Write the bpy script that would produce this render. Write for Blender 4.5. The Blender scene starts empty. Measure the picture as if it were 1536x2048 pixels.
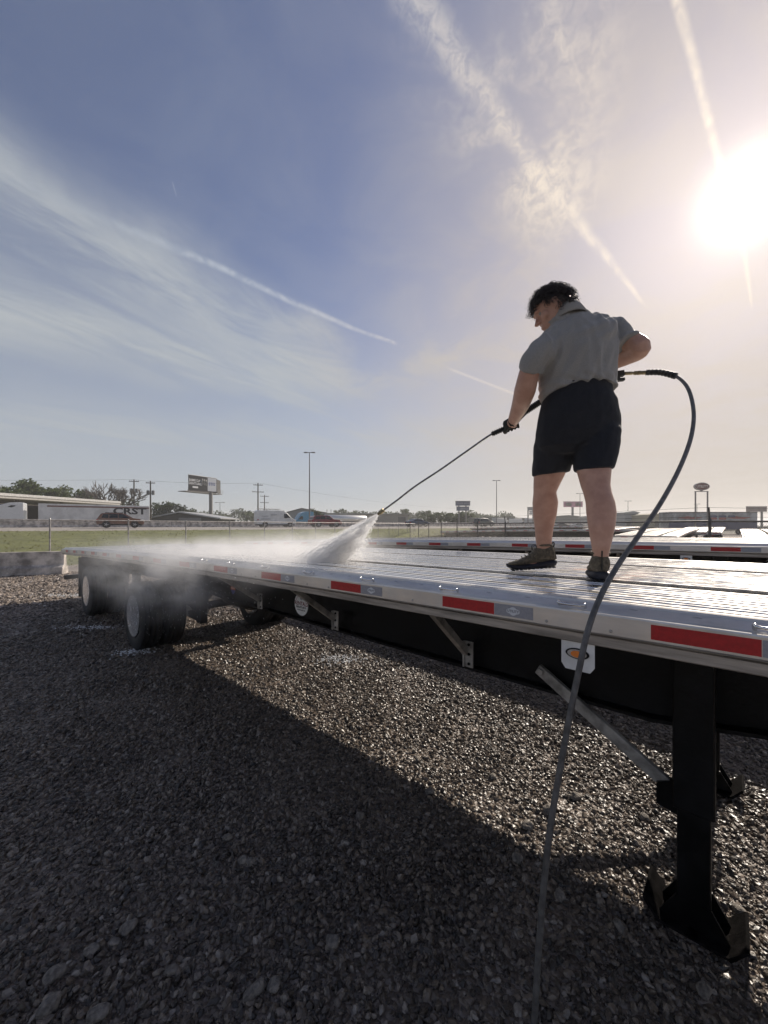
import bpy, bmesh, math, random
import numpy as np
from mathutils import Vector, Matrix, noise

random.seed(7)
SC = bpy.context.scene
COL = SC.collection
R = math.radians

# ------------------------------------------------------------------ camera
F, HZ, CAMH = 770.0, 1050.0, 1.85       # focal length and horizon in photo pixels, eye height
cam_d = bpy.data.cameras.new('camera')
cam = bpy.data.objects.new('camera', cam_d)
COL.objects.link(cam)
cam_d.sensor_fit = 'VERTICAL'
cam_d.sensor_height = 36.0
cam_d.lens = F / 2048 * 36
cam_d.shift_y = (HZ - 1024) / 2048
cam_d.clip_start, cam_d.clip_end = 0.05, 6000
cam.location = (0, 0, CAMH)
cam.rotation_euler = (R(90), 0, 0)
SC.camera = cam

# ------------------------------------------------------------------ sun and exposure
SUN_AZ, SUN_EL = R(43.6), R(31.8)        # azimuth measured from +Y towards +X
SUN_DIR = Vector((math.sin(SUN_AZ) * math.cos(SUN_EL), math.cos(SUN_AZ) * math.cos(SUN_EL), math.sin(SUN_EL)))
sun_d = bpy.data.lights.new('sun', 'SUN')
sun_d.energy = 5.0
sun_d.angle = R(0.6)
sun_d.color = (1.0, 0.90, 0.78)
sun = bpy.data.objects.new('sun', sun_d)
COL.objects.link(sun)
sun.rotation_euler = SUN_DIR.to_track_quat('Z', 'Y').to_euler()

SC.view_settings.view_transform = 'Standard'
SC.view_settings.look = 'None'
SC.view_settings.exposure = 0.08
SC.view_settings.gamma = 1.0
SC.view_settings.use_curve_mapping = False
SC.cycles.use_denoising = True
SC.cycles.use_adaptive_sampling = True
SC.cycles.adaptive_threshold = 0.02
SC.cycles.adaptive_min_samples = 8
SC.cycles.max_bounces = 6
SC.cycles.volume_bounces = 4
SC.cycles.transparent_max_bounces = 12
SC.cycles.volume_step_rate = 0.10
SC.cycles.volume_max_steps = 160
SC.cycles.sample_clamp_indirect = 4.0


class NT:
    """Small helper that wires math nodes together."""
    def __init__(self, tree):
        self.t = tree

    def node(self, kind, **kw):
        n = self.t.nodes.new(kind)
        for k, v in kw.items():
            setattr(n, k, v)
        return n

    def put(self, sock, v):
        if isinstance(v, bpy.types.NodeSocket):
            self.t.links.new(v, sock)
        else:
            sock.default_value = v

    def m(self, op, a, b=0.0, c=None, clamp=False):
        n = self.node('ShaderNodeMath', operation=op, use_clamp=clamp)
        self.put(n.inputs[0], a)
        self.put(n.inputs[1], b)
        if c is not None:
            self.put(n.inputs[2], c)
        return n.outputs[0]

    def dot(self, a, v):
        n = self.node('ShaderNodeVectorMath', operation='DOT_PRODUCT')
        self.put(n.inputs[0], a)
        self.put(n.inputs[1], v)
        return n.outputs['Value']

    def vscale(self, a, v):
        n = self.node('ShaderNodeVectorMath', operation='MULTIPLY')
        self.put(n.inputs[0], a)
        self.put(n.inputs[1], v)
        return n.outputs[0]

    def vadd(self, a, v):
        n = self.node('ShaderNodeVectorMath', operation='ADD')
        self.put(n.inputs[0], a)
        self.put(n.inputs[1], v)
        return n.outputs[0]

    def smooth(self, x, lo, hi, o0=0.0, o1=1.0):
        n = self.node('ShaderNodeMapRange', interpolation_type='SMOOTHSTEP')
        self.put(n.inputs['Value'], x)
        for k, v in (('From Min', lo), ('From Max', hi), ('To Min', o0), ('To Max', o1)):
            self.put(n.inputs[k], v)
        return n.outputs[0]

    def noise(self, vec, scale, detail=4.0, rough=0.55, dist=0.0):
        n = self.node('ShaderNodeTexNoise')
        if vec is not None:
            self.put(n.inputs['Vector'], vec)
        n.inputs['Scale'].default_value = scale
        n.inputs['Detail'].default_value = detail
        n.inputs['Roughness'].default_value = rough
        n.inputs['Distortion'].default_value = dist
        return n.outputs['Fac']

    def mix(self, f, a, b, blend='MIX'):
        n = self.node('ShaderNodeMix', data_type='RGBA', blend_type=blend)
        self.put(n.inputs['Factor'], f)
        self.put(n.inputs['A'], a)
        self.put(n.inputs['B'], b)
        return n.outputs['Result']

    def ramp(self, f, stops):
        n = self.node('ShaderNodeValToRGB')
        self.put(n.inputs[0], f)
        cr = n.color_ramp
        while len(cr.elements) < len(stops):
            cr.elements.new(0.5)
        for e, (p, c) in zip(cr.elements, stops):
            e.position = p
            e.color = (*c, 1) if len(c) == 3 else c
        return n.outputs[0]


# ------------------------------------------------------------------ sky
def sky_dir(u, v):
    return Vector(((u - 768) / F, 1.0, (HZ - v) / F)).normalized()


world = bpy.data.worlds.new('World')
SC.world = world
world.use_nodes = True
wt = world.node_tree
wt.nodes.clear()
W = NT(wt)
w_out = W.node('ShaderNodeOutputWorld')
w_bg = W.node('ShaderNodeBackground')
wt.links.new(w_bg.outputs[0], w_out.inputs[0])
sky = W.node('ShaderNodeTexSky', sky_type='NISHITA')
sky.sun_disc = False
sky.sun_elevation = SUN_EL
sky.sun_rotation = SUN_AZ
sky.altitude = 200
sky.air_density = 1.0
sky.dust_density = 0.35
sky.ozone_density = 3.0
D = W.node('ShaderNodeTexCoord').outputs['Generated']
sep = W.node('ShaderNodeSeparateXYZ')
wt.links.new(D, sep.inputs[0])
dz = sep.outputs[2]
inv = W.m('DIVIDE', 1.0, W.m('ADD', W.m('MAXIMUM', dz, 0.0), 0.12))
comb = W.node('ShaderNodeCombineXYZ')
W.put(comb.inputs[0], W.m('MULTIPLY', sep.outputs[0], inv))
W.put(comb.inputs[1], W.m('MULTIPLY', sep.outputs[1], inv))
PLANE = comb.outputs[0]                  # position on a flat high cloud layer
n_fine = W.noise(D, 46, 5, 0.66, 0.6)
n_mid = W.noise(PLANE, 3.2, 4, 0.6, 0.6)
# streaky cirrus: noise stretched along the wind
rot = W.node('ShaderNodeMapping')
W.put(rot.inputs[0], PLANE)
rot.vector_type = 'TEXTURE'
rot.inputs['Rotation'].default_value = (0, 0, R(52))
rot.inputs['Scale'].default_value = (2.6, 0.62, 1)
n_streak = W.noise(rot.outputs[0], 2.4, 6, 0.66, 0.9)


WOB = W.noise(D, 5.0, 2, 0.5)


def gcband(a, b, w0, w1, s0=0.0, s1=1.0, soft=0.15, wob=0.0, wobscale=3.0):
    """Mask of a band along the great circle through two sky directions (a contrail or a cloud streak)."""
    A, B = sky_dir(*a), sky_dir(*b)
    Nn = A.cross(B).normalized()
    T = Nn.cross(A).normalized()
    ang = math.acos(max(-1, min(1, A.dot(B))))
    al = W.m('DIVIDE', W.m('ARCTAN2', W.dot(D, tuple(T)), W.dot(D, tuple(A))), ang)
    di = W.dot(D, tuple(Nn))
    if wob:
        nw = WOB
        di = W.m('ADD', di, W.m('MULTIPLY', W.m('SUBTRACT', nw, 0.5), wob))
    wd = W.m('ADD', w0, W.m('MULTIPLY', al, w1 - w0))
    wd = W.m('MAXIMUM', wd, 0.0006)
    q = W.m('DIVIDE', W.m('ABSOLUTE', di), wd)
    core = W.smooth(q, 0.0, 1.0, 1.0, 0.0)
    e0 = W.smooth(al, s0 - soft, s0 + soft)
    e1 = W.smooth(al, s1 - soft, s1 + soft, 1.0, 0.0)
    return W.m('MULTIPLY', core, W.m('MULTIPLY', e0, e1)), di, al


def mul(*a):
    r = a[0]
    for b in a[1:]:
        r = W.m('MULTIPLY', r, b)
    return r


def blob(u, v, inner, outer):
    c = W.dot(D, tuple(sky_dir(u, v)))
    return W.smooth(c, math.cos(R(outer)), math.cos(R(inner)))


streak01 = W.smooth(n_streak, 0.36, 0.70)
mid01 = W.smooth(n_mid, 0.35, 0.72)
fine01 = W.smooth(n_fine, 0.32, 0.66)
masks = []
trails = []
# broad old contrail with cirrus shed on its right side
m1, d1, a1 = gcband((795, -40), (1285, 608), 0.040, 0.006, 0.0, 0.99, 0.03, 0.028, 5)
trails.append(mul(m1, W.m('ADD', 0.18, W.m('MULTIPLY', fine01, 0.50)), W.smooth(a1, -0.3, 0.7, 0.75, 1.0)))
side, _, _ = gcband((1010, -60), (1120, 470), 0.24, 0.10, 0.0, 0.95, 0.28)
trails.append(mul(side, W.m('ADD', 0.08, W.m('MULTIPLY', mul(W.smooth(n_mid, 0.40, 0.66), fine01), 0.85))))
# contrail running into the sun
m2, _, _ = gcband((1345, -20), (1445, 345), 0.010, 0.008, -0.5, 1.0, 0.05, 0.010, 7)
trails.append(mul(m2, W.m('ADD', 0.35, W.m('MULTIPLY', fine01, 0.5))))
# long thin contrail over the left half
m3, _, a3 = gcband((60, 372), (790, 692), 0.013, 0.0062, -0.1, 1.0, 0.012, 0.022, 4)
trails.append(mul(m3, W.m('ADD', 0.16, W.m('MULTIPLY', fine01, 0.34)), W.smooth(a3, 0.0, 0.45, 0.15, 1.0)))
m4, _, _ = gcband((900, 738), (1040, 792), 0.006, 0.005, 0.0, 1.0, 0.1)
trails.append(mul(m4, 0.40))
m4b, _, _ = gcband((1488, 500), (1503, 610), 0.006, 0.003, 0.0, 1.0, 0.2)
trails.append(mul(m4b, 0.45))
m4c, _, _ = gcband((345, 365), (353, 392), 0.0016, 0.001, 0.0, 1.0, 0.2)
trails.append(mul(m4c, 0.25))
# cirrus sheets in the lower left
m5, _, _ = gcband((-300, 250), (700, 745), 0.17, 0.10, -0.6, 0.97, 0.06, 0.10, 3)
masks.append(mul(m5, W.m('ADD', 0.30, W.m('MULTIPLY', streak01, 0.85))))
m6, _, _ = gcband((-300, 560), (700, 790), 0.11, 0.08, -0.6, 1.0, 0.10, 0.06, 3)
masks.append(mul(m6, W.m('ADD', 0.34, W.m('MULTIPLY', streak01, 0.85))))
masks.append(mul(blob(610, 725, 1.0, 8.0), W.m('ADD', 0.15, W.m('MULTIPLY', streak01, 0.85))))
m7, _, _ = gcband((-250, 850), (1100, 875), 0.085, 0.06, -0.6, 1.0, 0.2, 0.08, 3)
masks.append(mul(m7, W.m('ADD', 0.10, W.m('MULTIPLY', streak01, 0.75))))
m8, _, _ = gcband((620, 790), (1060, 690), 0.07, 0.05, 0.0, 1.0, 0.3, 0.08, 3)
masks.append(mul(m8, W.m('ADD', 0.10, W.m('MULTIPLY', mid01, 0.6))))
# thin veil everywhere, thicker to the horizon and around the sun
masks.append(W.m('MULTIPLY', mid01, 0.09))
masks.append(mul(blob(1400, 640, 6, 46), W.m('ADD', 0.52, W.m('MULTIPLY', mid01, 0.22))))
veil = W.smooth(dz, 0.0, 0.62, 0.88, 0.10)
masks.append(veil)
keep = None
for mk in masks:                         # combined cover = 1 - product of gaps
    g = W.m('SUBTRACT', 1.0, mk, clamp=True)
    keep = g if keep is None else W.m('MULTIPLY', keep, g)
cover = W.m('SUBTRACT', 1.0, keep, clamp=True)
sd = W.m('MAXIMUM', W.dot(D, tuple(SUN_DIR)), 0.0)
# ice cloud lit by the sun: forward scattering makes it brighter towards the sun
ph = W.m('ADD', W.m('MULTIPLY', W.m('POWER', sd, 4.0), 0.28), W.m('MULTIPLY', W.m('POWER', sd, 40.0), 0.35))
warm = W.smooth(sd, 0.55, 1.0)
cl_col = W.mix(warm, (0.90, 0.96, 1.02, 1), (1.07, 0.93, 0.79, 1))
CLOUD = 4.7
cl = W.node('ShaderNodeVectorMath', operation='SCALE')
W.put(cl.inputs[0], cl_col)
W.put(cl.inputs['Scale'], W.m('MULTIPLY', W.m('ADD', ph, 1.0), CLOUD))
tint = W.mix(1.0, sky.outputs[0], (1.12, 0.90, 0.92, 1), 'MULTIPLY')
skyc = W.mix(cover, tint, cl.outputs[0])
tk = None
for mk in trails:
    g = W.m('SUBTRACT', 1.0, mk, clamp=True)
    tk = g if tk is None else W.m('MULTIPLY', tk, g)
bright = W.node('ShaderNodeVectorMath', operation='SCALE')
W.put(bright.inputs[0], cl.outputs[0])
bright.inputs['Scale'].default_value = 1.35
skyc = W.mix(W.m('SUBTRACT', 1.0, tk, clamp=True), skyc, bright.outputs[0])
# aureole of the hazy sun
au = W.m('ADD', W.m('MULTIPLY', W.m('POWER', sd, 42.0), 1.7), W.m('MULTIPLY', W.m('POWER', sd, 800.0), 12.0))
auc = W.node('ShaderNodeVectorMath', operation='SCALE')
auc.inputs[0].default_value = (1.0, 0.90, 0.74)
W.put(auc.inputs['Scale'], au)
W.put(w_bg.inputs['Color'], W.vadd(skyc, auc.outputs[0]))
w_bg.inputs['Strength'].default_value = 0.10
world.cycles.sampling_method = 'MANUAL'
world.cycles.sample_map_resolution = 512


# ------------------------------------------------------------------ materials
MATS = {}


def mat(name, col, rough=0.6, metal=0.0, var=0.12, scale=6.0, bump=0.0, bscale=40.0, col2=None, spec=0.5,
        coat=0.0, coords='Object', rvar=0.0, emit=None, trans=0.0, transl=None, sheen=0.0, streak=None, wet=None):
    if name in MATS:
        return MATS[name]
    mt = bpy.data.materials.new(name)
    mt.use_nodes = True
    t = mt.node_tree
    K = NT(t)
    b = t.nodes['Principled BSDF']
    tc = K.node('ShaderNodeTexCoord').outputs[coords]
    if streak:
        mp = K.node('ShaderNodeMapping')
        K.put(mp.inputs[0], tc)
        mp.inputs['Scale'].default_value = streak
        tcs = mp.outputs[0]
    else:
        tcs = tc
    n1 = K.noise(tcs, scale, 6, 0.62)
    c2 = col2 or tuple(max(0, c * (1 - 2.2 * var)) for c in col)
    c1 = tuple(min(1, c * (1 + var)) for c in col)
    colr = K.mix(K.smooth(n1, 0.3, 0.7), (*c2, 1), (*c1, 1))
    K.put(b.inputs['Base Color'], colr)
    b.inputs['Metallic'].default_value = metal
    b.inputs['Specular IOR Level'].default_value = spec
    if rvar:
        K.put(b.inputs['Roughness'], K.smooth(n1, 0.25, 0.75, rough - rvar, rough + rvar))
    else:
        b.inputs['Roughness'].default_value = rough
    b.inputs['Coat Weight'].default_value = coat
    b.inputs['Coat Roughness'].default_value = 0.08
    b.inputs['Transmission Weight'].default_value = trans
    b.inputs['Sheen Weight'].default_value = sheen
    if emit:
        b.inputs['Emission Color'].default_value = (*emit[0], 1)
        b.inputs['Emission Strength'].default_value = emit[1]
    if bump:
        bn = K.node('ShaderNodeBump')
        bn.inputs['Strength'].default_value = bump
        bn.inputs['Distance'].default_value = 0.02
        K.put(bn.inputs['Height'], K.noise(tcs, bscale, 5, 0.6))
        K.put(b.inputs['Normal'], bn.outputs[0])
    if transl:
        tr = K.node('ShaderNodeBsdfTranslucent')
        tr.inputs[0].default_value = (*transl[0], 1)
        mx = K.node('ShaderNodeMixShader')
        mx.inputs[0].default_value = transl[1]
        t.links.new(b.outputs[0], mx.inputs[1])
        t.links.new(tr.outputs[0], mx.inputs[2])
        t.links.new(mx.outputs[0], t.nodes['Material Output'].inputs[0])
    MATS[name] = mt
    return mt


# ------------------------------------------------------------------ object helpers
def P(u, v, y):
    """World point seen at photo pixel (u, v) at distance y in front of the camera."""
    return Vector(((u - 768) / F * y, y, CAMH + (HZ - v) / F * y))


def tag(o, label=None, cat=None, group=None, kind=None):
    if label:
        o['label'] = label
    if cat:
        o['category'] = cat
    if group:
        o['group'] = group
    if kind:
        o['kind'] = kind
    return o


def thing(name, label, cat, loc=(0, 0, 0), rotz=0.0, group=None):
    o = bpy.data.objects.new(name, None)
    o.empty_display_size = 0.2
    COL.objects.link(o)
    o.location = loc
    o.rotation_euler = (0, 0, rotz)
    return tag(o, label, cat, group)


def link(name, me, m, parent=None, smooth=False):
    if m is not None:
        me.materials.append(m)
    if smooth:
        me.polygons.foreach_set('use_smooth', [True] * len(me.polygons))
    o = bpy.data.objects.new(name, me)
    COL.objects.link(o)
    if parent is not None:
        o.parent = parent
    return o


def copy_tree(o, parent=None):
    c = o.copy()
    COL.objects.link(c)
    c.parent = parent
    for ch in list(o.children):
        copy_tree(ch, c)
    return c


class MB:
    """Collects simple solids into one mesh."""
    def __init__(self):
        self.v, self.f = [], []

    def add(self, vs, fs):
        n = len(self.v)
        self.v += [tuple(p) for p in vs]
        self.f += [tuple(i + n for i in f) for f in fs]
        return self

    def box(self, lo, hi, mtx=None):
        x0, y0, z0 = lo
        x1, y1, z1 = hi
        vs = [Vector(p) for p in ((x0, y0, z0), (x1, y0, z0), (x1, y1, z0), (x0, y1, z0),
                                  (x0, y0, z1), (x1, y0, z1), (x1, y1, z1), (x0, y1, z1))]
        if mtx:
            vs = [mtx @ p for p in vs]
        return self.add(vs, [(0, 3, 2, 1), (4, 5, 6, 7), (0, 1, 5, 4), (1, 2, 6, 5), (2, 3, 7, 6), (3, 0, 4, 7)])

    def bar(self, a, b, w, h, up=(0, 0, 1)):
        """Rectangular bar from a to b, w across, h along up."""
        a, b = Vector(a), Vector(b)
        d = (b - a).normalized()
        s = d.cross(Vector(up))
        if s.length < 1e-4:
            s = d.cross(Vector((1, 0, 0)))
        s.normalize()
        t = s.cross(d).normalized()
        vs = []
        for p in (a, b):
            for i, j in ((-1, -1), (1, -1), (1, 1), (-1, 1)):
                vs.append(p + s * (i * w / 2) + t * (j * h / 2))
        return self.add(vs, [(3, 2, 1, 0), (4, 5, 6, 7), (0, 1, 5, 4), (1, 2, 6, 5), (2, 3, 7, 6), (3, 0, 4, 7)])

    def tube(self, pts, r, n=8, caps=True):
        """Round tube through pts; r is a number or a list."""
        pts = [Vector(p) for p in pts]
        rs = r if isinstance(r, (list, tuple)) else [r] * len(pts)
        base = len(self.v)
        prev = None
        for i, p in enumerate(pts):
            d = (pts[min(i + 1, len(pts) - 1)] - pts[max(i - 1, 0)])
            d = d.normalized() if d.length > 1e-9 else Vector((0, 0, 1))
            if prev is None:
                s = d.orthogonal().normalized()
            else:
                s = prev - d * prev.dot(d)
                s = s.normalized() if s.length > 1e-6 else d.orthogonal().normalized()
            prev = s
            t = d.cross(s)
            for k in range(n):
                a = 2 * math.pi * k / n
                self.v.append(tuple(p + s * (rs[i] * math.cos(a)) + t * (rs[i] * math.sin(a))))
        for i in range(len(pts) - 1):
            for k in range(n):
                a0, a1 = base + i * n + k, base + i * n + (k + 1) % n
                self.f.append((a0, a1, a1 + n, a0 + n))
        if caps:
            self.f.append(tuple(base + k for k in reversed(range(n))))
            self.f.append(tuple(base + (len(pts) - 1) * n + k for k in range(n)))
        return self

    def lathe(self, prof, axis='Y', n=24, c=(0, 0, 0), a0=0.0, closed=False):
        """Revolve profile [(along, radius)] about an axis through c."""
        base = len(self.v)
        c = Vector(c)
        for (h, r) in prof:
            for k in range(n):
                a = a0 + 2 * math.pi * k / n
                x, y = r * math.cos(a), r * math.sin(a)
                p = {'Y': (x, h, y), 'Z': (x, y, h), 'X': (h, x, y)}[axis]
                self.v.append(tuple(c + Vector(p)))
        m = len(prof)
        for i in range(m if closed else m - 1):
            j = (i + 1) % m
            for k in range(n):
                k2 = (k + 1) % n
                self.f.append((base + i * n + k, base + i * n + k2, base + j * n + k2, base + j * n + k))
        if not closed:
            self.f.append(tuple(base + k for k in reversed(range(n))))
            self.f.append(tuple(base + (m - 1) * n + k for k in range(n)))
        return self

    def prism(self, poly, a, b, axis='Y'):
        """Extrude polygon [(p, q)] from a to b along an axis."""
        n = len(poly)
        vs = []
        for h in (a, b):
            for (p, q) in poly:
                vs.append({'Y': (p, h, q), 'Z': (p, q, h), 'X': (h, p, q)}[axis])
        fs = [tuple(reversed(range(n))), tuple(range(n, 2 * n))]
        fs += [(i, (i + 1) % n, n + (i + 1) % n, n + i) for i in range(n)]
        return self.add(vs, fs)

    def mesh(self, name):
        me = bpy.data.meshes.new(name)
        me.from_pydata([tuple(p) for p in self.v], [], self.f)
        me.update()
        return me

    def build(self, name, m, parent=None, smooth=False, bevel=0.0, fix=True, auto=None):
        me = self.mesh(name)
        if fix or bevel:
            bm = bmesh.new()
            bm.from_mesh(me)
            bmesh.ops.recalc_face_normals(bm, faces=bm.faces)
            if bevel:
                es = [e for e in bm.edges if len(e.link_faces) == 2 and e.calc_face_angle(0) > 0.5]
                bmesh.ops.bevel(bm, geom=es, offset=bevel, segments=1, affect='EDGES', clamp_overlap=True)
            bm.to_mesh(me)
            bm.free()
        o = link(name, me, m, parent, smooth)
        if auto is not None:
            me.polygons.foreach_set('use_smooth', [True] * len(me.polygons))
            bm = bmesh.new()
            bm.from_mesh(me)
            for e in bm.edges:
                e.smooth = not (len(e.link_faces) == 2 and e.calc_face_angle(0) > R(auto))
            bm.to_mesh(me)
            bm.free()
        return o


def text_mesh(name, s, size, m, parent, mtx, extrude=0.0008, bold=0.0, align='CENTER'):
    cu = bpy.data.curves.new(name, 'FONT')
    cu.body = s
    cu.size = size
    cu.extrude = extrude
    cu.offset = bold
    cu.align_x = align
    cu.align_y = 'CENTER'
    cu.resolution_u = 2
    tmp = bpy.data.objects.new(name, cu)
    COL.objects.link(tmp)
    bpy.context.view_layer.update()
    me = bpy.data.meshes.new_from_object(tmp.evaluated_get(bpy.context.evaluated_depsgraph_get()))
    bpy.data.objects.remove(tmp)
    bpy.data.curves.remove(cu)
    me.transform(mtx)
    me.materials.clear()
    return link(name, me, m, parent)


def frame(xa, ya, o):
    """Matrix whose local x, y run along xa, ya with the origin at o."""
    xa = Vector(xa).normalized()
    ya = Vector(ya).normalized()
    za = xa.cross(ya).normalized()
    return Matrix(((xa.x, ya.x, za.x, o[0]), (xa.y, ya.y, za.y, o[1]), (xa.z, ya.z, za.z, o[2]), (0, 0, 0, 1)))


def catmull(pts, n=8):
    pts = [Vector(p) for p in pts]
    out = []
    for i in range(len(pts) - 1):
        p0, p1, p2, p3 = pts[max(i - 1, 0)], pts[i], pts[i + 1], pts[min(i + 2, len(pts) - 1)]
        for k in range(n):
            t = k / n
            out.append(0.5 * ((2 * p1) + (p2 - p0) * t + (2 * p0 - 5 * p1 + 4 * p2 - p3) * t * t
                              + (3 * p1 - p0 - 3 * p2 + p3) * t ** 3))
    out.append(pts[-1])
    return out
# ================================================================== trailer frame of reference
TD = Vector((0.7387, -0.6739, 0))        # along the trailer, rear to front
TN = Vector((0.6739, 0.7387, 0))         # across the trailer, away from the camera
T_ROT = math.atan2(TD.y, TD.x)
T_ORG = Vector((-0.993, 3.12, 0)) - TD * 9.374   # rear near corner


def tl(L, I, z=0.0):
    """World point at length L, inset I of the washed trailer."""
    return T_ORG + TD * L + TN * I + Vector((0, 0, z))


# ================================================================== gravel yard
def gravel_ground_material(name, wet=True):
    mt = bpy.data.materials.new(name)
    mt.use_nodes = True
    t = mt.node_tree
    K = NT(t)
    b = t.nodes['Principled BSDF']
    geo = K.node('ShaderNodeNewGeometry').outputs['Position']
    vor = K.node('ShaderNodeTexVoronoi')
    K.put(vor.inputs['Vector'], geo)
    vor.inputs['Scale'].default_value = 34
    v2 = K.node('ShaderNodeTexVoronoi')
    K.put(v2.inputs['Vector'], geo)
    v2.inputs['Scale'].default_value = 15
    rnd = K.node('ShaderNodeSeparateColor')
    K.put(rnd.inputs[0], vor.outputs['Color'])
    big = K.noise(geo, 0.55, 4, 0.6)
    col = K.ramp(rnd.outputs[0], [(0, (0.16, 0.135, 0.115)), (0.45, (0.30, 0.255, 0.22)), (0.8, (0.42, 0.365, 0.32)), (1, (0.55, 0.49, 0.44))])
    col = K.mix(K.smooth(big, 0.35, 0.7), col, (0.30, 0.25, 0.205, 1), 'MIX')
    # ground soaked by the wash water round the trailer is darker (a wet stain with its own ragged outline)
    d = K.node('ShaderNodeVectorMath', operation='SUBTRACT')
    K.put(d.inputs[0], geo)
    c = tl(9.6, 0.6)
    d.inputs[1].default_value = tuple(c)
    along = K.dot(d.outputs[0], tuple(TD))
    across = K.dot(d.outputs[0], tuple(TN))
    q = K.m('SQRT', K.m('ADD', K.m('POWER', K.m('DIVIDE', along, 8.6), 2.0), K.m('POWER', K.m('DIVIDE', across, 5.2), 2.0)))
    q = K.m('ADD', q, K.m('MULTIPLY', K.m('SUBTRACT', K.noise(geo, 0.9, 5, 0.6), 0.5), 0.5))
    wetf = K.smooth(q, 0.80, 1.05, 1.0, 0.0)
    dark = K.mix(1.0, col, (0.46, 0.42, 0.39, 1), 'MULTIPLY')
    K.put(b.inputs['Base Color'], K.mix(wetf, col, dark))
    K.put(b.inputs['Roughness'], K.smooth(wetf, 0, 1, 0.9, 0.42))
    bn = K.node('ShaderNodeBump')
    bn.inputs['Strength'].default_value = 1.0
    bn.inputs['Distance'].default_value = 0.02
    h = K.m('ADD', K.m('MULTIPLY', vor.outputs['Distance'], -1.0), K.m('MULTIPLY', v2.outputs['Distance'], -0.8))
    K.put(bn.inputs['Height'], h)
    K.put(b.inputs['Normal'], bn.outputs[0])
    return mt


def yard_z(x, y):
    return 0.022 * noise.noise((x * 0.5, y * 0.5, 0)) + 0.012 * noise.noise((x * 1.7, y * 1.7, 3))


def smooth01(t):
    t = max(0.0, min(1.0, t))
    return t * t * (3 - 2 * t)


# far ground to the horizon
m = MB()
S = 5000
rings = [(-S, -400), (S, -400), (S, S), (-S, S)]
m.add([(x, y, -0.30) for x, y in rings], [(0, 1, 2, 3)])
ground = m.build('ground', mat('far_ground', (0.16, 0.15, 0.11), 0.95, var=0.25, scale=0.02), fix=False)
tag(ground, kind='structure')

# gravel yard sheet, finer near the camera
xs = sorted(set([round(v, 3) for v in list(np.arange(-24, 24.01, 1.0)) + list(np.arange(-8, 8.01, 0.25))] + [60, 40, 120, -60, -40]))
ys = sorted(set([round(v, 3) for v in list(np.arange(-14, 16.01, 1.0)) + list(np.arange(0, 10.01, 0.25))] + [20, 30, 45, 60, 80]))
vs = []
for y in ys:
    for x in xs:
        vs.append((x, y, yard_z(x, y)))
nx = len(xs)
fs = [(j * nx + i, j * nx + i + 1, (j + 1) * nx + i + 1, (j + 1) * nx + i) for j in range(len(ys) - 1) for i in range(nx - 1)]
m = MB()
m.v, m.f = vs, fs
yard = m.build('gravel_yard', gravel_ground_material('gravel_sheet'), smooth=True, fix=False)
tag(yard, kind='structure')


def stone_material(name):
    """Loose stone: every stone its own shade; wet and dark where the wash water reached."""
    mt = bpy.data.materials.new(name)
    mt.use_nodes = True
    t = mt.node_tree
    K = NT(t)
    b = t.nodes['Principled BSDF']
    rnd = K.node('ShaderNodeObjectInfo').outputs['Random']
    geo = K.node('ShaderNodeNewGeometry').outputs['Position']
    col = K.ramp(rnd, [(0, (0.06, 0.052, 0.046)), (0.3, (0.145, 0.120, 0.100)), (0.65, (0.275, 0.225, 0.185)), (0.88, (0.40, 0.33, 0.265)), (1, (0.60, 0.55, 0.50))])
    d = K.node('ShaderNodeVectorMath', operation='SUBTRACT')
    K.put(d.inputs[0], geo)
    d.inputs[1].default_value = tuple(tl(9.6, 0.6))
    along = K.dot(d.outputs[0], tuple(TD))
    across = K.dot(d.outputs[0], tuple(TN))
    q = K.m('SQRT', K.m('ADD', K.m('POWER', K.m('DIVIDE', along, 8.6), 2.0), K.m('POWER', K.m('DIVIDE', across, 5.2), 2.0)))
    q = K.m('ADD', q, K.m('MULTIPLY', K.m('SUBTRACT', K.noise(geo, 0.9, 5, 0.6), 0.5), 0.5))
    wetf = K.smooth(q, 0.80, 1.05, 1.0, 0.0)
    n = K.noise(geo, 60, 4, 0.6)
    col = K.mix(K.smooth(n, 0.35, 0.75, 0.0, 0.4), col, (0.09, 0.08, 0.07, 1))
    dark = K.mix(1.0, col, (0.47, 0.445, 0.415, 1), 'MULTIPLY')
    K.put(b.inputs['Base Color'], K.mix(wetf, col, dark))
    K.put(b.inputs['Roughness'], K.smooth(wetf, 0, 1, 0.85, 0.34))
    bn = K.node('ShaderNodeBump')
    bn.inputs['Strength'].default_value = 0.35
    bn.inputs['Distance'].default_value = 0.004
    K.put(bn.inputs['Height'], K.noise(geo, 180, 3, 0.6))
    K.put(b.inputs['Normal'], bn.outputs[0])
    return mt


STONE = stone_material('loose_stone')

# loose stones: one scatter over the yard, denser near the camera
cells, dens = [], []
st = 0.5
for iy in range(0, 46):
    for ix in range(-36, 36):
        x, y = ix * st, 0.25 + iy * st
        cx, cy = x + st / 2, y + st / 2
        if abs(cx) > cy * 1.15 + 1.6:
            continue
        if cy > 15.0 + 0.35 * (cx + 13) and cx < 4:
            continue
        r = math.hypot(cx, cy)
        cells.append((x, y))
        dens.append(1.0 if r < 3.2 else 0.72 if r < 5 else 0.40 if r < 8 else 0.16 if r < 12 else 0.06)
gv, gf = [], []
for (x, y) in cells:
    n0 = len(gv)
    for (a, b_) in ((0, 0), (st, 0), (st, st), (0, st)):
        gv.append((x + a, y + b_, yard_z(x + a, y + b_) + 0.001))
    gf.append((n0, n0 + 1, n0 + 2, n0 + 3))
gme = bpy.data.meshes.new('gravel')
gme.from_pydata(gv, [], gf)
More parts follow.
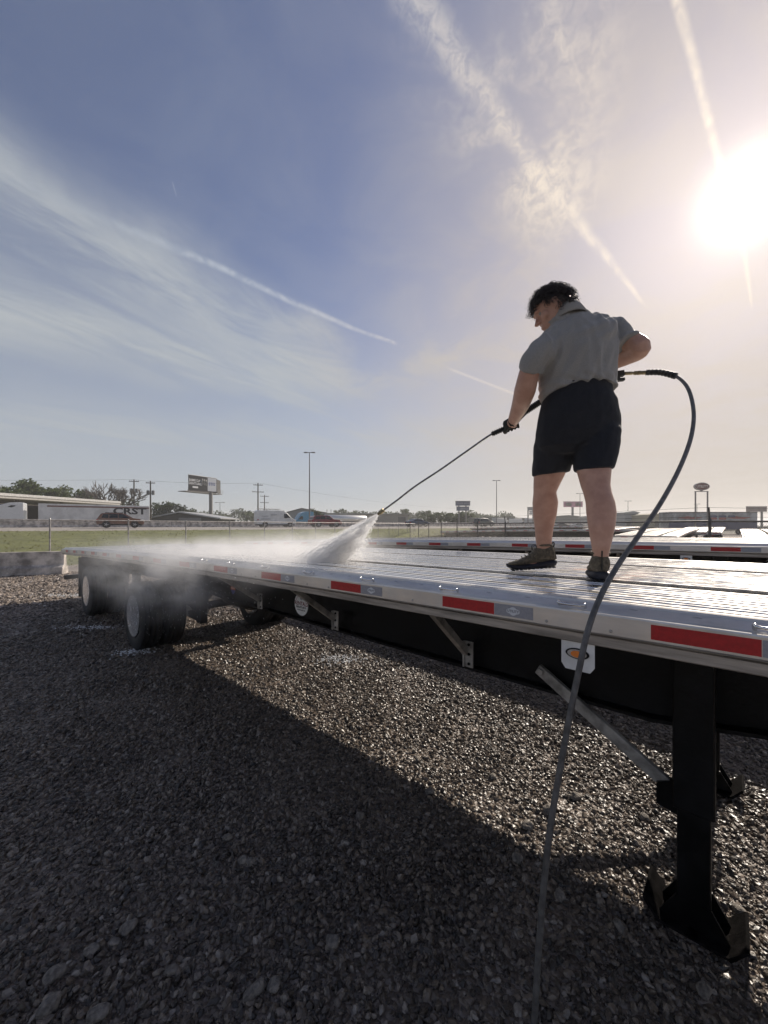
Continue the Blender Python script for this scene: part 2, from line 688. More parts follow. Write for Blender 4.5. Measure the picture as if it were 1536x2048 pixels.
at_ = gme.attributes.new('dens', 'FLOAT', 'FACE')
at_.data.foreach_set('value', dens)
gravel = link('gravel', gme, STONE)
tag(gravel, 'loose grey brown gravel stones covering the yard', 'gravel', kind='stuff')


def gravel_nodes():
    ng = bpy.data.node_groups.new('scatter_stones', 'GeometryNodeTree')
    ng.interface.new_socket('Geometry', in_out='INPUT', socket_type='NodeSocketGeometry')
    ng.interface.new_socket('Geometry', in_out='OUTPUT', socket_type='NodeSocketGeometry')
    nd, lk = ng.nodes, ng.links
    gi, go = nd.new('NodeGroupInput'), nd.new('NodeGroupOutput')
    dp = nd.new('GeometryNodeDistributePointsOnFaces')
    dp.distribute_method = 'RANDOM'
    na = nd.new('GeometryNodeInputNamedAttribute')
    na.data_type = 'FLOAT'
    na.inputs['Name'].default_value = 'dens'
    mu = nd.new('ShaderNodeMath')
    mu.operation = 'MULTIPLY'
    mu.inputs[1].default_value = 8600
    lk.new(na.outputs['Attribute'], mu.inputs[0])
    lk.new(gi.outputs[0], dp.inputs['Mesh'])
    lk.new(mu.outputs[0], dp.inputs['Density'])
    join = nd.new('GeometryNodeGeometryToInstance')
    for k in range(7):
        ico = nd.new('GeometryNodeMeshIcoSphere')
        ico.inputs['Radius'].default_value = 0.5
        ico.inputs['Subdivisions'].default_value = 2 if k % 2 else 1
        sp = nd.new('GeometryNodeSetPosition')
        pos = nd.new('GeometryNodeInputPosition')
        ad = nd.new('ShaderNodeVectorMath')
        ad.operation = 'ADD'
        ad.inputs[1].default_value = (k * 7.3, k * 3.1, k * 1.7)
        lk.new(pos.outputs[0], ad.inputs[0])
        # faceted rock: cell noise pushes whole patches in and out
        vo = nd.new('ShaderNodeTexVoronoi')
        vo.inputs['Scale'].default_value = 1.5
        lk.new(ad.outputs[0], vo.inputs['Vector'])
        no = nd.new('ShaderNodeTexNoise')
        no.inputs['Scale'].default_value = 2.1
        no.inputs['Detail'].default_value = 1.0
        lk.new(ad.outputs[0], no.inputs['Vector'])
        s1 = nd.new('ShaderNodeMath')
        s1.operation = 'MULTIPLY_ADD'
        lk.new(no.outputs['Fac'], s1.inputs[0])
        s1.inputs[1].default_value = 1.7
        s1.inputs[2].default_value = 0.22
        s2 = nd.new('ShaderNodeMath')
        s2.operation = 'MULTIPLY_ADD'
        lk.new(vo.outputs['Distance'], s2.inputs[0])
        s2.inputs[1].default_value = -0.28
        lk.new(s1.outputs[0], s2.inputs[2])
        sc = nd.new('ShaderNodeVectorMath')
        sc.operation = 'SCALE'
        lk.new(pos.outputs[0], sc.inputs[0])
        lk.new(s2.outputs[0], sc.inputs['Scale'])
        fl = nd.new('ShaderNodeVectorMath')
        fl.operation = 'MULTIPLY'
        lk.new(sc.outputs[0], fl.inputs[0])
        fl.inputs[1].default_value = (1.0 + 0.10 * (k % 3), 0.80 - 0.05 * (k % 2), 0.58 + 0.05 * (k % 4))
        lk.new(ico.outputs['Mesh'], sp.inputs['Geometry'])
        lk.new(fl.outputs[0], sp.inputs['Position'])
        lk.new(sp.outputs[0], join.inputs[0])
    io = nd.new('GeometryNodeInstanceOnPoints')
    lk.new(dp.outputs['Points'], io.inputs['Points'])
    lk.new(join.outputs[0], io.inputs['Instance'])
    io.inputs['Pick Instance'].default_value = True
    rv = nd.new('FunctionNodeRandomValue')
    rv.data_type = 'FLOAT_VECTOR'
    rv.inputs[0].default_value = (-0.9, -0.9, 0)
    rv.inputs[1].default_value = (0.9, 0.9, 6.283)
    lk.new(rv.outputs[0], io.inputs['Rotation'])
    rs = nd.new('FunctionNodeRandomValue')
    rs.data_type = 'FLOAT'
    rs.inputs[2].default_value = 0.0
    rs.inputs[3].default_value = 1.0
    pw = nd.new('ShaderNodeMath')
    pw.operation = 'POWER'
    lk.new(rs.outputs[1], pw.inputs[0])
    pw.inputs[1].default_value = 5.6
    ms = nd.new('ShaderNodeMath')
    ms.operation = 'MULTIPLY_ADD'
    lk.new(pw.outputs[0], ms.inputs[0])
    ms.inputs[1].default_value = 0.042
    ms.inputs[2].default_value = 0.0082
    # sparser zones get somewhat larger stones
    dv = nd.new('ShaderNodeMath')
    dv.operation = 'POWER'
    na2 = nd.new('GeometryNodeInputNamedAttribute')
    na2.data_type = 'FLOAT'
    na2.inputs['Name'].default_value = 'dens'
    lk.new(na2.outputs['Attribute'], dv.inputs[0])
    dv.inputs[1].default_value = -0.30
    mm = nd.new('ShaderNodeMath')
    mm.operation = 'MULTIPLY'
    lk.new(ms.outputs[0], mm.inputs[0])
    lk.new(dv.outputs[0], mm.inputs[1])
    lk.new(mm.outputs[0], io.inputs['Scale'])
    sm = nd.new('GeometryNodeSetMaterial')
    sm.inputs['Material'].default_value = STONE
    lk.new(io.outputs[0], sm.inputs[0])
    lk.new(sm.outputs[0], go.inputs[0])
    return ng


gmod = gravel.modifiers.new('scatter', 'NODES')
gmod.node_group = gravel_nodes()


M_ROCK = mat('pale_limestone', (0.20, 0.175, 0.148), 0.75, var=0.3, scale=30, bump=0.5, bscale=90, col2=(0.085, 0.074, 0.063))


# larger stones one can pick out
def rock_mesh(seed, sx, sy, sz):
    rnd = random.Random(seed)
    bm = bmesh.new()
    bmesh.ops.create_icosphere(bm, subdivisions=3, radius=0.5)
    off = Vector((rnd.random() * 50, rnd.random() * 50, rnd.random() * 50))
    for v in bm.verts:
        k = 1 + 0.45 * noise.noise(v.co * 1.6 + off) + 0.12 * noise.noise(v.co * 4 + off)
        v.co = Vector((v.co.x * k * sx, v.co.y * k * sy, v.co.z * k * sz))
    for j in range(6):                    # a few broken flat faces
        nrm = Vector((rnd.uniform(-1, 1), rnd.uniform(-1, 1), rnd.uniform(-0.2, 1))).normalized()
        lim = 0.36 * abs(nrm.x * sx) + 0.36 * abs(nrm.y * sy) + 0.36 * abs(nrm.z * sz)
        for v in bm.verts:
            e = v.co.dot(nrm) - lim
            if e > 0:
                v.co -= nrm * e * 0.85
    me = bpy.data.meshes.new('rock')
    bm.to_mesh(me)
    bm.free()
    return me


ROCKS = [  # photo pixel and size in metres
    (508, 1985, .075, .045, 40), (548, 1975, .045, .04, 10), (95, 2020, .07, .05, 80), (195, 2035, .075, .05, 30),
    (258, 1860, .06, .045, 60), (228, 1888, .055, .03, -30), (665, 1890, .055, .05, 0), (1055, 1660, .065, .055, 20),
    (1098, 1630, .06, .07, 0), (1035, 1725, .06, .045, 60), (1120, 1800, .05, .04, 15), (1242, 1865, .06, .04, 100),
    (486, 1725, .05, .04, 15), (502, 1728, .045, .04, 60), (985, 1560, .05, .04, 5), (112, 1955, .06, .05, 45),
    (720, 1640, .05, .045, 30), (455, 1680, .05, .04, 20), (1150, 1600, .06, .05, 33), (1480, 1830, .06, .04, 70),
    (860, 1590, .055, .04, 10), (1410, 1990, .05, .04, 10), (345, 1945, .045, .035, 20), (1290, 1640, .05, .04, 50),
    (835, 1525, .05, .035, 75), (182, 1905, .05, .04, 10)]
for i, (u, v, a, b_, rz) in enumerate(ROCKS):
    y = CAMH * F / (v - HZ)
    x = (u - 768) / F * y
    me = rock_mesh(100 + i, a * 1.2, b_ * 1.2, min(a, b_) * 0.95)
    o = link('rock', me, M_ROCK, smooth=False)
    o.location = (x, y, yard_z(x, y) + min(a, b_) * 0.30)
    o.rotation_euler = (random.uniform(-.2, .2), random.uniform(-.2, .2), R(rz))
    tag(o, 'larger angular stone lying among the fine gravel', 'stone', 'larger stones in the gravel')
# ================================================================== flatbed trailers
T_LEN, T_WID, TAPE_S = 14.63, 2.59, 0.872


def zt(L):
    """Deck top height along the trailer (arched deck, nose propped high on its legs)."""
    k = (L - 9.374) / TAPE_S
    return CAMH - (0.325 - 0.0115 * k + 0.0009 * k * k)


def aluminium(name, base=0.62, rough=0.30, wet=0.0, streak=(0.5, 9, 9), dirt=0.35):
    mt = bpy.data.materials.new(name)
    mt.use_nodes = True
    t = mt.node_tree
    K = NT(t)
    b = t.nodes['Principled BSDF']
    tc = K.node('ShaderNodeTexCoord').outputs['Object']
    mp = K.node('ShaderNodeMapping')
    K.put(mp.inputs[0], tc)
    mp.inputs['Scale'].default_value = streak
    n1 = K.noise(mp.outputs[0], 3.0, 6, 0.65)
    n2 = K.noise(tc, 1.7, 6, 0.6)
    n3 = K.noise(tc, 14.0, 4, 0.6)
    col = K.mix(K.smooth(n1, 0.3, 0.75), (base * 0.82, base * 0.79, base * 0.755, 1), (base, base * 0.965, base * 0.915, 1))
    col = K.mix(K.smooth(n2, 0.55, 0.8, 0.0, dirt), col, (0.20, 0.18, 0.16, 1))
    K.put(b.inputs['Base Color'], col)
    b.inputs['Metallic'].default_value = 0.8
    r0 = K.smooth(n3, 0.3, 0.7, rough - 0.07, rough + 0.10)
    if wet:
        puddle = K.smooth(n2, 0.42, 0.60)
        r0 = K.m('SUBTRACT', r0, K.m('MULTIPLY', puddle, wet))
        b.inputs['Coat Weight'].default_value = 0.6
        b.inputs['Coat Roughness'].default_value = 0.05
        b.inputs['Coat IOR'].default_value = 1.33
    K.put(b.inputs['Roughness'], r0)
    bn = K.node('ShaderNodeBump')
    bn.inputs['Strength'].default_value = 0.12
    bn.inputs['Distance'].default_value = 0.004
    K.put(bn.inputs['Height'], K.m('ADD', n3, K.m('MULTIPLY', n1, 0.6)))
    K.put(b.inputs['Normal'], bn.outputs[0])
    return mt


M_DECK = aluminium('wet_aluminium_deck', 0.92, 0.30, 0.08, (0.5, 9, 9), 0.12)
M_RAIL = aluminium('aluminium_rail', 0.68, 0.42, 0.0, (1.2, 6, 6), 0.45)
M_LIP = mat('rail_lower_lip', (0.40, 0.36, 0.315), 0.55, 0.35, var=0.22, scale=3, streak=(0.8, 3, 10), bump=0.06, bscale=30)
M_STEEL = mat('grey_steel', (0.42, 0.40, 0.37), 0.45, 0.35, var=0.25, scale=9, rvar=0.1, bump=0.05)
M_CHROME = mat('bright_zinc', (0.72, 0.72, 0.72), 0.22, 1.0, var=0.1, scale=20)
M_BLACK = mat('black_frame_paint', (0.006, 0.006, 0.0065), 0.5, 0.0, var=0.3, scale=5, rvar=0.12, bump=0.08, bscale=30, spec=0.22)
M_RUBBER = mat('tyre_rubber', (0.018, 0.018, 0.019), 0.72, 0.0, var=0.3, scale=9, rvar=0.12, bump=0.1, bscale=60)
M_WOODSTRIP = mat('dark_nailing_strip', (0.010, 0.0085, 0.007), 0.85, var=0.3, scale=12, spec=0.1)
M_GAPSHADE = mat('black_gap_shade', (0.010, 0.010, 0.010), 0.8, var=0.2, spec=0.15)  # black colour painted in for the shade of the plank gaps
M_RED = mat('red_reflective_tape', (0.42, 0.008, 0.014), 0.35, var=0.10, scale=60, spec=0.5)
M_SILVER = mat('silver_reflective_tape', (0.30, 0.31, 0.35), 0.40, 0.2, var=0.06, scale=90)
M_LOGO = mat('pale_logo_print', (0.62, 0.64, 0.67), 0.45, var=0.05)
M_INK = mat('grey_ink', (0.16, 0.17, 0.20), 0.5, var=0.05)
M_WHITE = mat('white_paint', (0.74, 0.74, 0.72), 0.45, var=0.08, scale=8)
M_AMBER = mat('amber_lens', (0.75, 0.20, 0.02), 0.15, var=0.05, coat=0.5)
M_ALUWHEEL = mat('polished_aluminium_wheel', (0.88, 0.89, 0.91), 0.24, 0.8, var=0.06, scale=12, rvar=0.05)
M_STICKER = mat('sticker_white', (0.84, 0.84, 0.83), 0.5, var=0.06, scale=20)
M_STICKRED = mat('sticker_dark_red', (0.20, 0.010, 0.025), 0.5, var=0.05)
M_STICKINK = mat('sticker_black', (0.02, 0.02, 0.025), 0.5, var=0.05)
M_STICKBLUE = mat('sticker_blue', (0.05, 0.06, 0.25), 0.5, var=0.05)
M_STICKORANGE = mat('sticker_orange', (0.55, 0.13, 0.03), 0.5, var=0.05)


def strip(m, prof, L0=0.0, L1=T_LEN, n=28, closed=True, ztf=zt):
    """Sweep a cross section [(inset, height from deck)] along the arched deck."""
    base = len(m.v)
    k = len(prof)
    for i in range(n + 1):
        L = L0 + (L1 - L0) * i / n
        for (y, dzz) in prof:
            m.v.append((L, y, ztf(L) + dzz))
    for i in range(n):
        for j in range(k if closed else k - 1):
            j2 = (j + 1) % k
            m.f.append((base + i * k + j, base + i * k + j2, base + (i + 1) * k + j2, base + (i + 1) * k + j))
    if closed:
        m.f.append(tuple(base + j for j in reversed(range(k))))
        m.f.append(tuple(base + n * k + j for j in range(k)))
    return m


RAIL = [(0.10, -0.002), (0.082, 0.0), (0.074, -0.004), (0.070, -0.012), (0.030, -0.034), (0.026, -0.040), (0.010, -0.040),
        (0.006, -0.036), (0.002, -0.038), (0.0, -0.044), (0.0, -0.112), (0.003, -0.118), (0.014, -0.120), (0.10, -0.120)]
LIP = [(0.034, -0.121), (0.034, -0.128), (0.020, -0.130), (0.020, -0.165), (0.024, -0.169), (0.098, -0.169), (0.098, -0.160), (0.040, -0.158), (0.040, -0.121)]


def mirror(prof):
    return [(T_WID - y, z) for (y, z) in prof]


def plank_profile(y0, y1, ribs=6):
    g = 0.011
    y0, y1 = y0 + g, y1 - g
    pts = [(y0, -0.030), (y0, -0.002), (y0 + 0.002, 0.0)]
    w = (y1 - y0) / ribs
    for i in range(1, ribs):
        c = y0 + i * w
        pts += [(c - 0.018, 0.0), (c - 0.016, -0.004), (c + 0.016, -0.004), (c + 0.018, 0.0)]
    pts += [(y1 - 0.002, 0.0), (y1, -0.002), (y1, -0.030)]
    return pts


def plank_edges():
    out = []
    for a, b, n in ((0.102, 0.655, 3), (0.775, 1.655, 5), (1.775, 2.488, 4)):
        for i in range(n):
            out.append((a + (b - a) * i / n, a + (b - a) * (i + 1) / n))
    return out


def logo_mesh(m, cx, cy, s):
    """Lozenge badge: a round middle with pointed ears, in the x-y plane."""
    pts = []
    for k in range(28):
        a = 2 * math.pi * k / 28
        r = 0.62
        x, y = r * math.cos(a), r * math.sin(a)
        if abs(y) < 0.30:
            x = math.copysign(1.0 if abs(y) < 0.16 else 0.9, x)
        pts.append((cx + x * s, cy + y * s))
    m.prism(pts, 0, 0.0006, 'Z')
    return m


def wheel_tyre(R0=0.5, w=0.28):
    """Truck tyre profile with circumferential tread grooves, axis Y, centred."""
    h = w / 2
    pr = [(-h * 0.62, 0.285), (-h * 0.80, 0.30), (-h * 0.98, 0.36), (-h * 1.0, 0.40), (-h * 0.97, 0.445), (-h * 0.88, R0 - 0.022), (-h * 0.80, R0 - 0.006)]
    gr = [-0.55, -0.19, 0.19, 0.55]
    for g in gr:
        c = g * h * 1.25
        pr += [(c - 0.009, R0), (c - 0.006, R0 - 0.016), (c + 0.006, R0 - 0.016), (c + 0.009, R0)]
    pr += [(h * 0.80, R0 - 0.006), (h * 0.88, R0 - 0.022), (h * 0.97, 0.445), (h * 1.0, 0.40), (h * 0.98, 0.36), (h * 0.80, 0.30), (h * 0.62, 0.285)]
    return pr


_wheel_meshes = {}


def add_wheel(parent, L, yc, zc, out, outer, detail=2):
    """One tyre on its disc wheel; out = -1/+1 is the side the outer face looks to."""
    key = ('o' if outer else 'i') + str(out)
    if key not in _wheel_meshes:
        m = MB()
        s = -out
        if outer:                          # deep dish seen from outside
            pr = [(-0.13, 0.292), (-0.135, 0.305), (-0.125, 0.295), (-0.11, 0.272), (0.02, 0.258), (0.05, 0.235), (0.055, 0.19), (0.045, 0.16),
                  (0.035, 0.15), (-0.06, 0.105), (-0.09, 0.10), (-0.10, 0.085), (-0.105, 0.0001)]
        else:
            pr = [(-0.13, 0.292), (-0.135, 0.305), (-0.12, 0.28), (-0.02, 0.262), (0.11, 0.262), (0.13, 0.30), (0.12, 0.2), (0.08, 0.15), (0.08, 0.0001)]
        m.lathe([(h * s, r) for h, r in pr], 'Y', 36)
        me = m.mesh('wheel')
        ty = MB().lathe(wheel_tyre(), 'Y', 48, closed=True).mesh('tyre')
        nut = MB().lathe([((0.055) * s, 0.017), ((0.0) * s, 0.016), (-0.01 * s, 0.011)], 'Y', 6)
        hole = MB().lathe([(0.056 * s, 0.024), (0.046 * s, 0.024)], 'Y', 10)
        for q in (me, ty):
            bm = bmesh.new()
            bm.from_mesh(q)
            bmesh.ops.recalc_face_normals(bm, faces=bm.faces)
            bm.to_mesh(q)
            bm.free()
        me.materials.append(M_ALUWHEEL)
        ty.materials.append(M_RUBBER)
        for q in (me, ty):
            q.polygons.foreach_set('use_smooth', [True] * len(q.polygons))
        nm = hm = None
        if outer:
            nm = nut.mesh('lug_nut')
            nm.materials.append(M_CHROME)
            hm = hole.mesh('hand_hole')
            hm.materials.append(M_BLACK)
        _wheel_meshes[key] = (me, ty, nm, hm)
    me, ty, nm, hm = _wheel_meshes[key]
    w = bpy.data.objects.new('wheel', me)
    COL.objects.link(w)
    w.parent = parent
    w.location = (L, yc, zc)
    w.rotation_euler = (0, R(random.uniform(0, 36)), 0)
    c = bpy.data.objects.new('tyre', ty)
    COL.objects.link(c)
    c.parent = w
    if outer and detail == 2 and out < 0:
        for k in range(10):
            for nm_, q, a, r in (('lug_nut', nm, 2 * math.pi * k / 10, 0.168), ('hand_hole', hm, 2 * math.pi * (k + .5) / 10, 0.212)):
                c = bpy.data.objects.new(nm_, q)
                COL.objects.link(c)
                c.parent = w
                c.location = (r * math.cos(a), 0, r * math.sin(a))
    return w


def flatbed(label, org, rotz, detail=2, group='flatbed trailers parked in the yard', tilt=0.0):
    t = thing('flatbed_trailer', label, 'trailer', org, rotz, group)
    nseg = 28 if detail == 2 else 12
    # deck planks, each its own board
    for (a, b) in plank_edges():
        strip(MB(), plank_profile(a, b, 3 if detail == 2 else 2), 0.06, T_LEN - 0.06, nseg).build('deck_plank', M_DECK, t, fix=True)
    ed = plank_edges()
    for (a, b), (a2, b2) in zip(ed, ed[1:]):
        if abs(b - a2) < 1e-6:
            strip(MB(), [(b - 0.0095, -0.03), (b - 0.0095, 0.0), (b - 0.006, 0.0012), (b + 0.006, 0.0012), (b + 0.0095, 0.0), (b + 0.0095, -0.03)], 0.06, T_LEN - 0.06, nseg).build('gap_shade_strip', M_GAPSHADE, t)  # added dark strip, stands in for the shaded gap between two planks
    for a in (0.668, 1.668):
        strip(MB(), [(a, -0.03), (a, -0.012), (a + 0.094, -0.012), (a + 0.094, -0.03)], 0.06, T_LEN - 0.06, nseg).build('nailing_strip', M_WOODSTRIP, t)
    rails = []
    for side in (0, 1):
        fr = (lambda p: p) if side == 0 else mirror
        rails.append(strip(MB(), fr(RAIL), 0.0, T_LEN, nseg).build('side_rail', M_RAIL, t))
        strip(MB(), fr(LIP), 0.0, T_LEN, nseg).build('rail_lip', M_LIP, t)
    # end rails
    for L in (0.0, T_LEN):
        m = MB()
        m.box((L - 0.03 if L > 1 else -0.02, 0.10, zt(L) - 0.17), (L + 0.02 if L > 1 else 0.03, T_WID - 0.10, zt(L) - 0.004))
        e = m.build('end_rail', M_RAIL, t, bevel=0.004)
        for k in range(4):
            y0 = 0.16 + k * 0.60
            x = L + (0.021 if L > 1 else -0.021)
            mt_ = MB()
            mt_.box((min(x, x + 0.001), y0, zt(L) - 0.11), (max(x, x + 0.001), y0 + 0.279, zt(L) - 0.06))
            mt_.build('reflective_tape', M_RED, e)
    # reflective tape: eleven inch red, seven inch silver, on both rails
    for side, rail in enumerate(rails):
        for k in range(-10, 6):
            L0 = 9.374 + k * TAPE_S
            if L0 + 0.46 > T_LEN - 0.05:
                continue
            for (a, b, mm, nm) in ((0.0, 0.279, M_RED, 'red_tape'), (0.281, 0.457, M_SILVER, 'silver_tape')):
                y0, y1 = (-0.0012, 0.0) if side == 0 else (T_WID, T_WID + 0.0012)
                strip(MB(), [(y0, -0.052), (y1, -0.052), (y1, -0.104), (y0, -0.104)], L0 + a, L0 + b, 2).build(nm, mm, rail)
            if detail == 2 and side == 0 and -2 <= k <= 5:
                Lc = L0 + 0.369
                mx = frame((1, 0, 0), (0, 0, 1), (Lc, -0.0016, zt(Lc) - 0.078))
                o = logo_mesh(MB(), 0, 0, 0.030).build('logo_badge', M_LOGO, rail)
                o.data.transform(mx)
                text_mesh('logo_lettering', 'UTILITY', 0.015, M_INK, rail, frame((1, 0, 0), (0, 0, 1), (Lc, -0.0026, zt(Lc) - 0.078)), 0.0003, 0.0004)
    # frame
    def zb(L):
        pts = [(0, zt(0) - 0.50), (6.0, zt(6) - 0.52), (7.2, 0.87), (11.9, 0.86), (12.7, 0.99), (T_LEN, 1.06)]
        for (a, za), (b, zb_) in zip(pts, pts[1:]):
            if a <= L <= b:
                return za + (zb_ - za) * (L - a) / (b - a)
        return pts[-1][1]
    stations = [0.15, 2, 4, 6.0, 6.6, 7.2, 8.5, 10, 11.9, 12.3, 12.7, 13.6, T_LEN - 0.15]
    for yb in (0.77, 1.82):
        m = MB()
        for i, L in enumerate(stations):
            ztp, zbt = zt(L) - 0.17, zb(L)
            for (y, z) in ((-0.07, ztp), (0.07, ztp), (0.07, ztp - 0.015), (0.009, ztp - 0.015), (0.009, zbt + 0.018), (0.075, zbt + 0.018),
                           (0.075, zbt), (-0.075, zbt), (-0.075, zbt + 0.018), (-0.009, zbt + 0.018), (-0.009, ztp - 0.015), (-0.07, ztp - 0.015)):
                m.v.append((L, yb + y, z))
            if i:
                b0, b1 = (i - 1) * 12, i * 12
                for j in range(12):
                    j2 = (j + 1) % 12
                    m.f.append((b0 + j, b0 + j2, b1 + j2, b1 + j))
        m.f.append(tuple(range(12)))
        m.f.append(tuple((len(stations) - 1) * 12 + j for j in reversed(range(12))))
        m.build('main_beam', M_BLACK, t)
    if detail >= 1:
        for i in range(35):
            L = 0.35 + i * 0.41
            m = MB()
            m.box((L - 0.022, 0.10, zt(L) - 0.155), (L + 0.022, T_WID - 0.10, zt(L) - 0.034))
            m.build('crossmember', M_BLACK, t)
    # running gear
    for La in (2.42, 5.62):
        m = MB()
        m.tube([(La, 0.30, 0.5), (La, T_WID - 0.30, 0.5)], 0.065, 12)
        m.build('axle', M_BLACK, t, smooth=False)
        add_wheel(t, La, 0.20, 0.5, -1, True, detail)
        add_wheel(t, La, 0.52, 0.5, -1, False, detail)
        add_wheel(t, La, T_WID - 0.20, 0.5, 1, True, detail)
        add_wheel(t, La, T_WID - 0.52, 0.5, 1, False, detail)
        if detail >= 1:
            for yb in (0.77, 1.82):
                m = MB()
                m.prism([(La + 0.62, zt(La) - 0.5), (La + 0.86, zt(La) - 0.5), (La + 0.80, 0.40), (La + 0.66, 0.40)], yb - 0.05, yb + 0.05, 'Y')
                m.build('hanger', M_BLACK, t, bevel=0.005)
                m = MB()
                m.bar((La + 0.73, yb, 0.46), (La - 0.30, yb, 0.50), 0.08, 0.09)
                m.build('trailing_arm', M_BLACK, t)
                m = MB()
                zz = zt(La) - 0.5
                m.lathe([(0.52, 0.08), (0.54, 0.12), (0.60, 0.14), (zz - 0.07, 0.14), (zz - 0.02, 0.12), (zz, 0.08)], 'Z', 16, (La - 0.32, yb, 0))
                m.build('air_spring', M_RUBBER, t, auto=40)
                m = MB()
                m.lathe([(0.08, 0.03), (0.10, 0.085), (0.20, 0.09), (0.22, 0.088), (0.30, 0.07), (0.32, 0.03)], 'X', 16, (La, yb - 0.04 if yb < 1 else yb + 0.04, 0.50))
                m.build('brake_chamber', M_STEEL, t, auto=40)
    m = MB()
    m.lathe([(6.45, 0.05), (6.48, 0.12), (6.55, 0.14), (7.25, 0.14), (7.32, 0.12), (7.35, 0.05)], 'X', 18, (0, 1.10, 0.80))
    m.build('air_tank', M_BLACK, t, auto=40)
    # mudflaps and underride guard
    for y0 in (0.06, T_WID - 0.66):
        m = MB()
        m.box((1.72, y0, 0.30), (1.735, y0 + 0.60, zt(1.7) - 0.20))
        m.build('mudflap', M_RUBBER, t)
    m = MB()
    m.box((0.02, 0.05, 0.52), (0.12, T_WID - 0.05, 0.62))
    g = m.build('underride_guard', M_BLACK, t, bevel=0.006)
    for y0 in (0.70, 1.80):
        m = MB()
        m.box((0.03, y0, 0.60), (0.11, y0 + 0.10, zt(0.1) - 0.17))
        m.build('guard_post', M_BLACK, g)
    for y0 in (0.45, 0.62, T_WID - 0.62, T_WID - 0.45):
        m = MB()
        m.lathe([(-0.035, 0.045), (-0.02, 0.05), (0.01, 0.05)], 'X', 14, (0, y0, zt(0) - 0.24))
        m.build('tail_light', mat('red_lens', (0.4, 0.01, 0.01), 0.2, var=0.05), t)
    # landing gear
    LG = 12.07
    for i, yl in enumerate((0.645, T_WID - 0.645)):
        m = MB()
        m.box((LG - 0.075, yl - 0.075, 0.55), (LG + 0.075, yl + 0.075, zt(LG) - 0.17))
        leg = m.build('landing_leg', M_BLACK, t, bevel=0.006)
        m = MB()
        m.box((LG - 0.060, yl - 0.060, 0.05), (LG + 0.060, yl + 0.060, 0.56))
        m.build('inner_leg', M_BLACK, leg, bevel=0.004)
        # sand shoe: base plate with turned-up ends and gussets
        m = MB()
        m.box((LG - 0.13, yl - 0.115, 0.02), (LG + 0.13, yl + 0.115, 0.032))
        for sx in (-1, 1):
            a = LG + sx * 0.130
            m.add([(a, yl - 0.115, 0.021), (a, yl + 0.115, 0.021), (a + sx * 0.055, yl + 0.115, 0.095), (a + sx * 0.055, yl - 0.115, 0.095),
                   (a - sx * 0.012, yl - 0.115, 0.031), (a - sx * 0.012, yl + 0.115, 0.031), (a + sx * 0.043, yl + 0.115, 0.097), (a + sx * 0.043, yl - 0.115, 0.097)],
                  [(0, 1, 2, 3), (4, 5, 6, 7), (0, 1, 5, 4), (1, 2, 6, 5), (2, 3, 7, 6), (3, 0, 4, 7)])
        m.build('sand_shoe', M_STEEL if False else mat('worn_black_steel', (0.010, 0.009, 0.009), 0.9, 0.0, spec=0.04, var=0.4, scale=18, rvar=0.12, bump=0.15, bscale=60), leg)
        m = MB()
        for sy in (-0.062, 0.050):
            m.prism([(LG - 0.13, 0.033), (LG + 0.13, 0.033), (LG + 0.062, 0.15), (LG - 0.062, 0.15)], yl + sy, yl + sy + 0.012, 'Y')
        m.build('gusset', M_BLACK, leg)
        if detail >= 1:
            s = -1 if i == 0 else 1
            yb = yl + s * 0.02
            m = MB()
            m.bar((LG - 0.74, 0.71 if i == 0 else T_WID - 0.71, 0.985), (LG - 0.07, yb, 0.60), 0.028, 0.062, (0, 0, 1))
            br = m.build('leg_brace', M_STEEL, t, bevel=0.003)
            m = MB()
            m.lathe([(0, 0.018), (0.016, 0.018), (0.02, 0.010)], 'Y', 8, (LG - 0.72, (0.71 if i == 0 else T_WID - 0.71) + s * 0.034, 0.975))
            m.build('bolt', M_STEEL, br)
            m = MB()
            m.prism([(LG - 0.14, 0.52), (LG - 0.06, 0.50), (LG - 0.06, 0.66), (LG - 0.14, 0.62)], yb - 0.02, yb + 0.02, 'Y')
            m.build('brace_lug', M_BLACK, t)
    if detail >= 1:
        m = MB()
        m.bar((LG + 0.03, 0.68, 0.56), (LG + 0.03, 1.78, 1.08), 0.05, 0.055)
        m.build('cross_brace', M_STEEL, t, bevel=0.003)
        m = MB()
        m.tube([(LG, 0.68, 1.12), (LG, 1.91, 1.12)], 0.02, 8)
        m.build('cross_shaft', M_BLACK, t)
        m = MB()
        m.tube([(LG + 0.02, T_WID - 0.52, 1.0), (LG + 0.02, T_WID - 0.40, 1.0), (LG + 0.10, T_WID - 0.40, 0.72), (LG + 0.10, T_WID - 0.30, 0.72)], 0.014, 8)
        m.build('crank_handle', M_BLACK, t)
        # outrigger braces with their bolted plates
        for Lb in (8.17, 9.49, 10.87):
            for s in (0, 1):
                fy = (lambda y: y) if s == 0 else (lambda y: T_WID - y)
                sg = -1 if s == 0 else 1
                m = MB()
                m.bar((Lb + 0.07, fy(0.16), zt(Lb) - 0.18), (Lb - 0.02, fy(0.68), 0.985), 0.045, 0.040, (1, 0, 0))
                m.build('outrigger_brace', M_STEEL, t, bevel=0.003)
                m = MB()
                y = fy(0.685)
                m.box((Lb - 0.035, y - 0.006, 0.885), (Lb + 0.035, y + 0.006, 1.06))
                m.box((Lb - 0.035, y - 0.022, 0.885), (Lb - 0.023, y + 0.006, 1.06))
                pl = m.build('brace_plate', M_STEEL, t, bevel=0.002)
                for zz in (0.91, 0.975, 1.04):
                    m = MB()
                    m.lathe([(y + sg * 0.007, 0.010), (y + sg * 0.015, 0.010)], 'Y', 6, (Lb + 0.008, 0, zz))
                    m.build('bolt', M_BLACK, pl)
